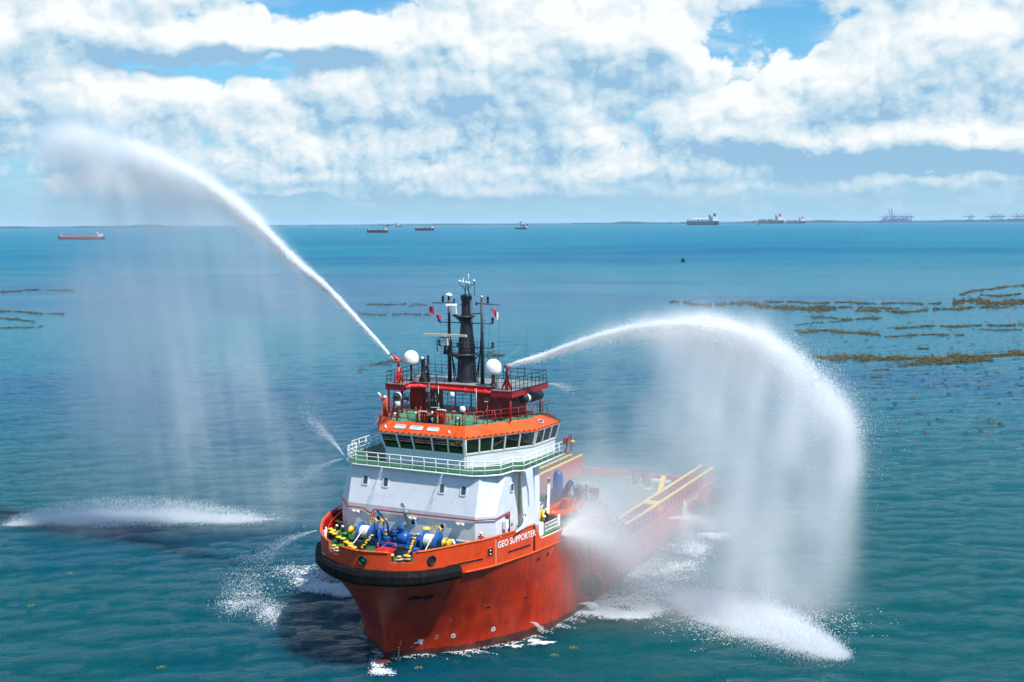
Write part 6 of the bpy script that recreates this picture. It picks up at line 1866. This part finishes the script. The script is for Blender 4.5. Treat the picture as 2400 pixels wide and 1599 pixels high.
def turb(n, seed):
    """uneven density: three octaves of smooth random blobs, stretched downwards"""
    r_ = np.random.default_rng(seed); out = np.zeros(n)
    for k, a in ((5, .5), (11, .32), (22, .22)):
        m_ = [max(2, int(round(q / max(n) * k * (1 if ax < 2 else .6))) + 2) for ax, q in enumerate(n)]
        t = r_.random(m_)
        for ax in range(3):
            x_ = np.linspace(0, m_[ax] - 1.001, n[ax]); i_ = x_.astype(int); f_ = x_ - i_; f_ = f_ * f_ * (3 - 2 * f_)
            f_ = f_.reshape([-1 if q == ax else 1 for q in range(3)])
            t = np.take(t, i_, ax) * (1 - f_) + np.take(t, i_ + 1, ax) * f_
        out += a * t
    return np.clip((out - .30) / .44, 0.0, 1.5) ** 1.2 + .12


def streaks(g_, seed, slant, f=1.0):
    """falling water hangs in uneven vertical lanes"""
    x_ = (np.arange(g_.n[0]) * g_.vox)[:, None, None]; y_ = (np.arange(g_.n[1]) * g_.vox)[None, :, None]; z_ = (np.arange(g_.n[2]) * g_.vox)[None, None, :]
    q = (x_ + y_ * .25 + z_ * slant) * f + 20
    q = np.broadcast_to(q, g_.n)
    t = .5 * noise1(q, .55, seed) + .35 * noise1(q, 1.25, seed + 1) + .15 * noise1(q + z_ * .2, .8, seed + 2)
    return .74 + .58 * np.clip((t - .22) / .5, 0, 1.2) ** 1.4


class Grid:
    def __init__(s, lo, hi, vox):
        s.lo, s.vox = np.array(lo, float), vox
        s.n = tuple(int(math.ceil((b - a) / vox)) + 1 for a, b in zip(lo, hi))
        s.d = np.zeros(s.n)
    def add(s, P, w):
        i = np.round((P - s.lo) / s.vox).astype(int)
        ok = np.all((i >= 0) & (i < np.array(s.n)), 1); i = i[ok]
        w = np.broadcast_to(w, len(P))[ok]
        s.d += np.bincount(np.ravel_multi_index(i.T, s.n), w, minlength=s.d.size).reshape(s.n)
    def build(s, name, label, scale):
        d = s.d / s.vox ** 3 * scale
        e = 2                                                       # fade to nothing at the walls
        for ax in range(3):
            m_ = np.ones(s.n[ax]); m_[:e] = np.linspace(0, 1, e); m_[-e:] = np.linspace(1, 0, e)
            if ax == 2: m_[:e] = 1
            d = d * m_.reshape([-1 if k == ax else 1 for k in range(3)])
        o = volume_from_grid(name, d, tuple(s.lo), s.vox, MIST)
        return tag(o, label, 'mist', None, 'stuff')


def smooth_noise(n, k, seed):
    r_ = np.random.default_rng(seed); return np.interp(np.linspace(0, k, n), np.arange(k + 1), r_.random(k + 1))


def path3d(pts, Ys):
    P = np.array([at_depth(x * 1.02, y * 1.02, Y)[:] for (x, y), Y in zip(pts, Ys)])
    return spline(P, 400)


def noise1(s, f, seed):
    r_ = np.random.default_rng(seed); n = 4096; t = r_.random(n)
    q = (s * f) % (n - 1); i = q.astype(int); u = q - i; u = u * u * (3 - 2 * u)
    return t[i] * (1 - u) + t[(i + 1) % n] * u


def jet(path, rad, start, n, Lr, rr, name, label, skirt=0.0, fade=1.9):
    """the solid stream: rad(s) spread in metres, drops trail along the path and shred on the lower side"""
    T = np.gradient(path, axis=0)
    s = rs.random(n) ** .8
    s = np.where((s > .55) & (rs.random(n) < (s - .55) * fade), rs.random(n) * .6, s)
    m1 = len(path) - 1
    i = np.clip((s * m1).astype(int), 0, m1 - 1); u = (s * m1 - i)[:, None]
    c = path[i] * (1 - u) + path[i + 1] * u; t = unit(T[i])
    side = unit(np.cross(t, np.array([[0, 0, 1.]]))); up = np.cross(side, t)
    # clumps travel down the jet, so its edge is scalloped
    puff = .60 + .55 * noise1(s, 46, 3) * noise1(s, 113, 4) + .4 * noise1(s, 19, 5)
    puff = puff * np.where(rs.random(n) < .25, 2.0, 1.0)            # loose outer spray round the core
    r_ = rad(s) * puff
    a, b = rs.normal(size=n), rs.normal(size=n)
    b = np.where(b > 0, b * .55, b)                                  # crisp upper rim, frayed below
    tail = rs.random(n) ** 2 * skirt * rad(s) * (rs.random(n) < .5)
    P = c + side * (a * r_)[:, None] + up * (b * r_)[:, None] - np.array([0, 0, 1.]) * tail[:, None] + t * (rs.normal(size=n) * .3)[:, None]
    D = t + rs.normal(size=(n, 3)) * (.06 + .20 * s)[:, None] - np.array([0, 0, 1.]) * (tail * .1)[:, None]
    V, F = drops(P, D, Lr * (.5 + rs.random(n)), rr(s) * (.5 + rs.random(n)))
    o = np_mesh(name, V, F, MAT['spray'])
    return tag(o, label, 'water jet', None, 'stuff')


# ---- starboard jet: rises towards the upper left and breaks into a falling veil
yS, yP = S2W(*NOZ_S[0]), S2W(*NOZ_P[0])
PS = [(760, 668), (680, 600), (600, 520), (520, 452), (430, 396), (330, 348), (260, 320), (195, 302), (140, 300), (95, 318)]
path_S = np.vstack([[yS[:]], np.array([at_depth(x * 1.02, y * 1.02, Y)[:] for (x, y), Y in zip(PS, np.linspace(107.5, 128, len(PS)))])])
path_S = spline(path_S, 400)
jet(path_S[:330], lambda s: .04 + .60 * s ** 1.3, 0, 200000, .16, lambda s: .011 + .006 * s, 'water_jet', 'tall white water jet arching up from the starboard fire monitor', skirt=5.0, fade=2.6)
gS = Grid((-74, 98, 0), (-8, 146, 52), .55)
n = 420000
s = rs.random(n) ** .62
i = np.clip((s * 399).astype(int), 0, 399); c = path_S[i]
T = unit(np.gradient(path_S, axis=0))[i]
fall = rs.random(n) ** 1.15                                          # 0 at the jet, 1 at the water
w = np.clip((s - .06) / .6, 0, 1) ** 1.2
z = c[:, 2] * (1 - fall)
drift = (c[:, 2] - z) * .10
lane = (noise1(s, 60, 8) * .6 + noise1(s, 190, 9) * .4)             # curtains: uneven along the jet
w = w * (.35 + 1.3 * lane) * (.42 + .58 * np.exp(-((c[:, 2] - z) / 13.0))) * np.clip((1.04 - s) / .25, 0, 1) ** .5
P = np.stack([c[:, 0] - drift * .55 * rs.random(n) + rs.normal(size=n) * (.4 + drift * .45), c[:, 1] + (134.0 - c[:, 1]) * fall ** 1.1 * .95 + rs.normal(size=n) * (.6 + drift * .55), z + rs.normal(size=n) * .3], 1)
gS.add(P, w)
n2 = 200000; s2 = rs.random(n2); i2 = (s2 * 399).astype(int)        # thin haze hugging the stream
r2 = .10 + .8 * s2 ** 1.4 + 3.6 * np.clip(s2 - .6, 0, 1)
dn = rs.exponential(size=n2) * (.1 + 3.2 * s2 ** 1.2)
gS.add(path_S[i2] + rs.normal(size=(n2, 3)) * r2[:, None] - np.stack([.25 * dn, -.1 * dn, dn], 1), 0.75 * np.clip((s2 - .22) / .5, 0, 1) * np.clip((1.0 - s2) / .6, 0, 1))
gS.d = blur(gS.d, (.8, .8, 1.0)) * turb(gS.n, 5) * streaks(gS, 51, .10)
gS.build('mist_veil', 'pale veil of falling spray under the tall starboard jet', 0.0062)

# ---- port jet: flat arc to the right, thick curtain below
PP = [(1250, 815), (1330, 786), (1400, 766), (1480, 750), (1560, 745), (1640, 751), (1720, 772), (1800, 812), (1865, 865), (1915, 925), (1948, 985), (1968, 1055)]
path_P = np.vstack([[yP[:]], np.array([at_depth(x * 1.02, y * 1.02, Y)[:] for (x, y), Y in zip(PP, np.linspace(99.3, 102.5, len(PP)))])])
path_P = spline(path_P, 400)
jet(path_P[:385], lambda s: .05 + .60 * s ** 1.05 + 1.0 * s ** 4, 0, 150000, .16, lambda s: .011 + .006 * s, 'water_jet', 'broad white water jet curving down from the port fire monitor', skirt=3.4, fade=2.1)
gP = Grid((-4, 90, 0), (40, 116, 34), .45)
n = 480000
s = rs.random(n) ** .75
i = np.clip((s * 399).astype(int), 0, 399); c = path_P[i]
fall = rs.random(n) ** 1.2
z = c[:, 2] * (1 - fall); drop = c[:, 2] - z
lane = noise1(s, 50, 18) * .6 + noise1(s, 170, 19) * .4
w = np.clip((s - .05) / .55, 0, 1) ** 1.2 * (.35 + 1.3 * lane) * (.48 + .52 * np.exp(-drop / 7.0)) * (1 - .62 * np.clip((s - .72) / .28, 0, 1) * np.clip(drop / 5, 0, 1))
back = drop * (.10 + .62 * np.clip(s - .5, 0, 1))                    # the far end is blown back towards the ship
P = np.stack([c[:, 0] - back * rs.random(n) * .9 + rs.normal(size=n) * (.3 + drop * .09), c[:, 1] + rs.normal(size=n) * (.5 + drop * .07), z + rs.normal(size=n) * .25], 1)
gP.add(P, w)
n2 = 220000; s2 = rs.random(n2); i2 = (s2 * 399).astype(int); r2 = .10 + .62 * s2
dn = rs.exponential(size=n2) * (.1 + 2.2 * s2) * np.where(rs.random(n2) < .2, -.5, 1)
gP.add(path_P[i2] + rs.normal(size=(n2, 3)) * r2[:, None] - np.stack([.1 * dn, 0 * dn, dn], 1), .95 * np.clip((s2 - .12) / .6, 0, 1) * np.clip(1.25 - s2, 0, 1))
gP.d = blur(gP.d, (.8, .8, 1.0)) * turb(gP.n, 6) * streaks(gP, 61, -.12)
gP.build('mist_veil', 'white curtain of spray hanging under the broad port jet', 0.0040)

# ---- drencher sprays along the port side: fans of drops and the cloud they make
gH = Grid((-1, 84, 0), (31, 150, 19), .5)


def fan(apex, axis, spread, n, speed, life, wgt, g_=9.0, drag=.5, dr=True, name='drencher_spray', label='', rr_=.010):
    a = np.array(S2W(*apex)[:]); ax = np.array((FX * axis[0] + PY_ * axis[1] + Vector((0, 0, axis[2])))[:]); ax /= np.linalg.norm(ax)
    d = unit(ax + rs.normal(size=(n, 3)) * spread)
    v = speed * (.55 + .45 * rs.random(n)); t = rs.random(n) ** .9 * life
    k = (1 - np.exp(-drag * t)) / drag
    P = a + d * (v * k)[:, None]; P[:, 2] -= .5 * g_ * t * t * .6
    ok = P[:, 2] > .05
    if wgt: gH.add(P[ok], wgt)
    if dr:
        m_ = ok & (rs.random(n) < .22)
        V, F = drops(P[m_], d[m_] * 1.0 - np.array([0, 0, .5]) * (t[m_] * g_ * .06)[:, None], .16, rr_)
        tag(np_mesh(name, V, F, MAT['spray']), label, 'spray', None, 'stuff')


fan((-13.2, 9.95, 8.35), (-1.0, .30, .42), .20, 90000, 15, 1.2, .45, label='fan of spray rising aft from the gunwale behind the ship name')
fan((-13.2, 9.95, 8.3), (-1.0, .55, -.10), .16, 90000, 14, 1.2, .45, label='fan of spray falling outboard from the gunwale behind the ship name')
fan((-41.5, 10.0, 3.1), (-.80, .85, .02), .09, 22000, 13, .9, .35, label='narrow spray shooting outboard from below the yellow rail')
fan((-47.5, 10.0, 3.9), (1.0, .35, -.10), .08, 22000, 15, .9, .35, label='narrow spray shooting forward beneath the stern name')
n = 260000                                                          # drifting cloud over the side and the after deck
q = rs.random(n)
xs_ = -13 - 34 * rs.random(n) ** 1.0
P = np.array(S2W(0, 0, 0)[:]) + np.outer(xs_, FX) + np.outer(9.0 + rs.normal(size=n) * 4.4, PY_)
zz = np.abs(rs.normal(size=n)) * (1.5 + 4.6 * np.exp(-((xs_ + 21) / 8) ** 2)) + np.where(rs.random(n) < .6, 5.0, 1.0) * rs.random(n) + 1.5
P[:, 2] = zz
gH.add(P, 1.1 * (.4 + 1.2 * noise1(xs_ + 60, 1.3, 31)))
n = 160000                                                          # and a bank of it lying over the winch and after deck
xs_ = -16 - 24 * rs.random(n)
P = np.array(S2W(0, 0, 0)[:]) + np.outer(xs_, FX) + np.outer(5.5 + rs.normal(size=n) * 3.6, PY_)
P[:, 2] = 6.5 + rs.normal(size=n) * 2.4 + 2.0 * np.exp(-((xs_ + 20) / 6) ** 2)
gH.add(P[P[:, 2] > 1], 1.7)
gH.d = blur(gH.d, 1.5) * turb(gH.n, 7)
gH.build('mist_veil', 'cloud of drencher mist wrapped round the port side and after deck', 0.00062)
# starboard drenchers and small leaks
for apex, axis, sp, n, v, l, lab in (
        ((-6.3, -7.9, 15.0), (-.35, -1, .75), .05, 9000, 15, .7, 'thin fan of spray rising outboard from the starboard bridge wing'),
        ((-6.3, -7.9, 14.9), (.1, -1, -.25), .06, 9000, 12, 1.0, 'thin fan of spray falling outboard from the starboard bridge wing'),
        ((-2.5, -8.1, 9.3), (.5, -1, -.20), .06, 11000, 11, 1.1, 'thin spray leaving the starboard bow bulwark'),
        ((1.2, -5.3, 8.7), (.25, .8, -.10), .10, 3500, 5, .5, 'short spray playing over the bow fender'),
        ((-17.2, 6.8, 21.0), (-.1, 1, .05), .10, 3000, 7, .5, 'short spray leaking from the edge of the fire platform'),
        ((-4.6, -2.9, 14.9), (1, .0, -1.2), .12, 900, 4, .5, 'faint trickle sprayed over the white front above the second window'),
        ((-4.6, 3.0, 14.9), (1, .0, -1.2), .10, 900, 4, .45, 'faint trickle sprayed over the white front above the third window')):
    fan(apex, axis, sp, n, v, l, 0, label=lab, rr_=.006)
# discharge streams from the shell
for apex, axis, n, v, l, lab in (((-9.3, 8.75, 1.5), (-.1, 1, .1), 600, 3.0, .55, 'small jet of cooling water from the hull side'), ((-17.0, 9.95, .9), (-.6, 1, .3), 2500, 4.5, .5, 'white discharge gushing at the waterline below the ball fender')):
    fan(apex, axis, .06, n * 3, v, l, 0, label=lab, rr_=.015)

# ------------------------------------------------------------------ splashes and foam on the water
def sea_z(P): return sea_height(P[:, 0], P[:, 1])


def splash(spine, half, n, hmax, name, label, lean):
    """where a jet lands: a carpet of white drops with streaks bouncing up"""
    S_ = np.array(spine, float) * 1.02
    u = rs.beta(1.6, 1.6, n); k = u * (len(S_) - 1)
    px = np.interp(k, np.arange(len(S_)), S_[:, 0]); py = np.interp(k, np.arange(len(S_)), S_[:, 1])
    hw = np.interp(k, np.arange(len(S_)), half)
    py = py + rs.normal(size=n) * hw * .5; px = px + rs.normal(size=n) * 10
    P = np.array([on_water(a, b)[:] for a, b in zip(px, py)]); P[:, 2] = sea_z(P)
    env = np.sin(np.clip(u, 0, 1) * math.pi) ** .6
    up = rs.random(n) ** 3.2 * hmax * (.25 + .75 * env)
    fine = rs.random(n) < .5
    up = np.where(fine, up * .18, up)
    P[:, 2] += up; P[:, 0] += up * lean
    D = np.stack([rs.normal(size=n) * .35 + lean, rs.normal(size=n) * .35, np.where(fine, .4, 1.3) + rs.random(n)], 1)
    V, F = drops(P, D, np.where(fine, .09, .26) * (.5 + rs.random(n)), np.where(fine, .026, .011))
    return tag(np_mesh(name, V, F, MAT['spray']), label, 'splash', None, 'stuff')


splash([(15, 1209), (120, 1198), (250, 1190), (380, 1190), (480, 1194), (600, 1197)], [3, 9, 16, 14, 10, 7], 120000, 2.3, 'jet_splash', 'long white splash where the tall starboard jet rains down', .35)
splash([(1545, 1375), (1640, 1405), (1740, 1432), (1840, 1468), (1945, 1512)], [20, 36, 42, 34, 14], 150000, 1.8, 'jet_splash', 'white splash where the broad port jet falls into the sea', .1)
splash([(505, 1385), (560, 1375), (610, 1400), (655, 1420)], [40, 40, 36, 20], 2200, .6, 'jet_splash', 'patch of pattering drops off the starboard bow', .1)


def foam(name, label, pts, n, size, jitter, clump=6):
    """flat flecks of foam lying on the waves; pts are (px, py, half width, half height, weight) blobs in photo view"""
    A_ = np.array(pts, float); wt_ = A_[:, 4] / A_[:, 4].sum()
    k = rs.choice(len(A_), n // clump, p=wt_)
    cx = A_[k, 0] + rs.normal(size=len(k)) * A_[k, 2] * .5; cy_ = A_[k, 1] + rs.normal(size=len(k)) * A_[k, 3] * .5
    cx = np.repeat(cx, clump) + rs.normal(size=len(k) * clump) * jitter * 3.2; cy_ = np.repeat(cy_, clump) + rs.normal(size=len(k) * clump) * jitter
    P = np.array([on_water(a * 1.02, b * 1.02)[:] for a, b in zip(cx, cy_)]); n = len(P)
    P[:, 2] = sea_z(P) + .03 + .04 * rs.random(n)
    sz = size * (.4 + rs.random(n) ** 2 * 1.4)
    a = rs.random(n) * 6.283
    ring = []
    for j in range(5):
        w = a + j * 1.2566; q = sz * (.7 + .6 * rs.random(n))
        ring.append(P + np.stack([np.cos(w) * q * 1.3, np.sin(w) * q * .9, rs.random(n) * .04], 1))
    V = np.stack(ring, 1).reshape(-1, 3); F = np.arange(len(V)).reshape(-1, 5)
    return tag(np_mesh(name, V, F, MAT['foam']), label, 'foam', None, 'stuff')


foam('bow_foam', 'white bow wave curling off the starboard bow', [(760, 1352, 60, 10, 3), (715, 1345, 35, 16, 2), (700, 1325, 30, 22, .8), (790, 1362, 25, 6, 2), (735, 1320, 40, 25, .6)], 10000, .05, 2.6)
foam('stem_foam', 'white foam boiling up round the foot of the stem', [(872, 1548, 12, 6, 2), (866, 1525, 7, 16, 1.4), (890, 1552, 12, 4, 1), (876, 1490, 4, 22, .5)], 1500, .04, 2.0)
foam('side_foam', 'foam crest spreading from the hull below the ball fender', [(1375, 1408, 45, 6, 2.2), (1440, 1415, 50, 6, 2), (1365, 1392, 20, 8, 1.2), (1490, 1400, 35, 10, 1), (1420, 1385, 60, 16, .7), (1500, 1360, 70, 22, .6), (1560, 1310, 60, 26, .5), (1600, 1260, 40, 14, .6), (1640, 1235, 30, 8, .5), (1460, 1320, 60, 20, .4)], 30000, .05, 2.4)
foam('patter_foam', 'lace of foam where spray patters beside the starboard bow', [(575, 1360, 50, 40, 1), (620, 1410, 30, 25, 1), (660, 1310, 40, 18, .7), (540, 1390, 40, 16, .5)], 4200, .032, 3.0)
foam('rain_foam', 'foam flecks spread round the two jet splashes', [(300, 1196, 260, 14, 1), (560, 1192, 90, 12, .5), (1740, 1430, 190, 40, 1.2), (1590, 1380, 60, 22, .6)], 22000, .032, 2.6)
foam('spill_foam', 'foam strip where cooling water meets the sea', [(1245, 1478, 22, 3, 1), (1225, 1470, 8, 3, .5), (1180, 1482, 20, 3, .25)], 1200, .05, .8)


def hull_wash(side, n, name, label):
    """lapping foam along the waterline"""
    u = rs.random(n); x = 0.4 - u * 46
    yw = np.array([np.interp(-q, -CW[:, 0], CW[:, 1]) if q > -22 else 9.9 for q in x])
    patch_ = noise1(u * 60, 1.0, 41 + side) * noise1(u * 60, 3.3, 43) * 2
    off = np.abs(rs.normal(size=n)) * (.10 + .5 * patch_ + .5 * u) + .02
    keep = rs.random(n) < .04 + patch_ ** 1.5 * .7
    x, yw, off = x[keep], yw[keep], off[keep]
    P = np.array([S2W(a, side * (b + c_), 0)[:] for a, b, c_ in zip(x, yw, off)]); m_ = len(P)
    P[:, 2] = sea_z(P) + .03
    a = rs.random(m_) * 6.283; sz = .034 * (.4 + 1.5 * rs.random(m_) ** 2)
    V = np.stack([P + np.stack([np.cos(a + j * 1.2566) * sz * (1 + .5 * rs.random(m_)), np.sin(a + j * 1.2566) * sz, .03 * rs.random(m_)], 1) for j in range(5)], 1).reshape(-1, 3)
    tag(np_mesh(name, V, np.arange(len(V)).reshape(-1, 5), MAT['foam']), label, 'foam', None, 'stuff')


hull_wash(1, 9000, 'wash_foam', 'broken line of foam lapping along the port waterline')
hull_wash(-1, 9000, 'wash_foam', 'broken line of foam lapping along the starboard waterline')

# ------------------------------------------------------------------ sea air
hz_ = MB().box((0, 58000, 88), (260000, 134000, 184)).build('haze', None)
tag(hz_, 'thin blue sea haze over the whole scene', None, None, 'stuff')
hm = bpy.data.materials.new('haze_air'); hm.use_nodes = True
hm.node_tree.nodes.clear(); g = G(hm.node_tree)
pv = g.node('ShaderNodeVolumePrincipled')
pv.inputs['Color'].default_value = (0.68, 0.88, 1.0, 1); pv.inputs['Density'].default_value = 2.2e-5
o_ = g.node('ShaderNodeOutputMaterial'); g.link(pv.outputs[0], o_.inputs['Volume'])
hz_.data.materials.clear(); hz_.data.materials.append(hm)
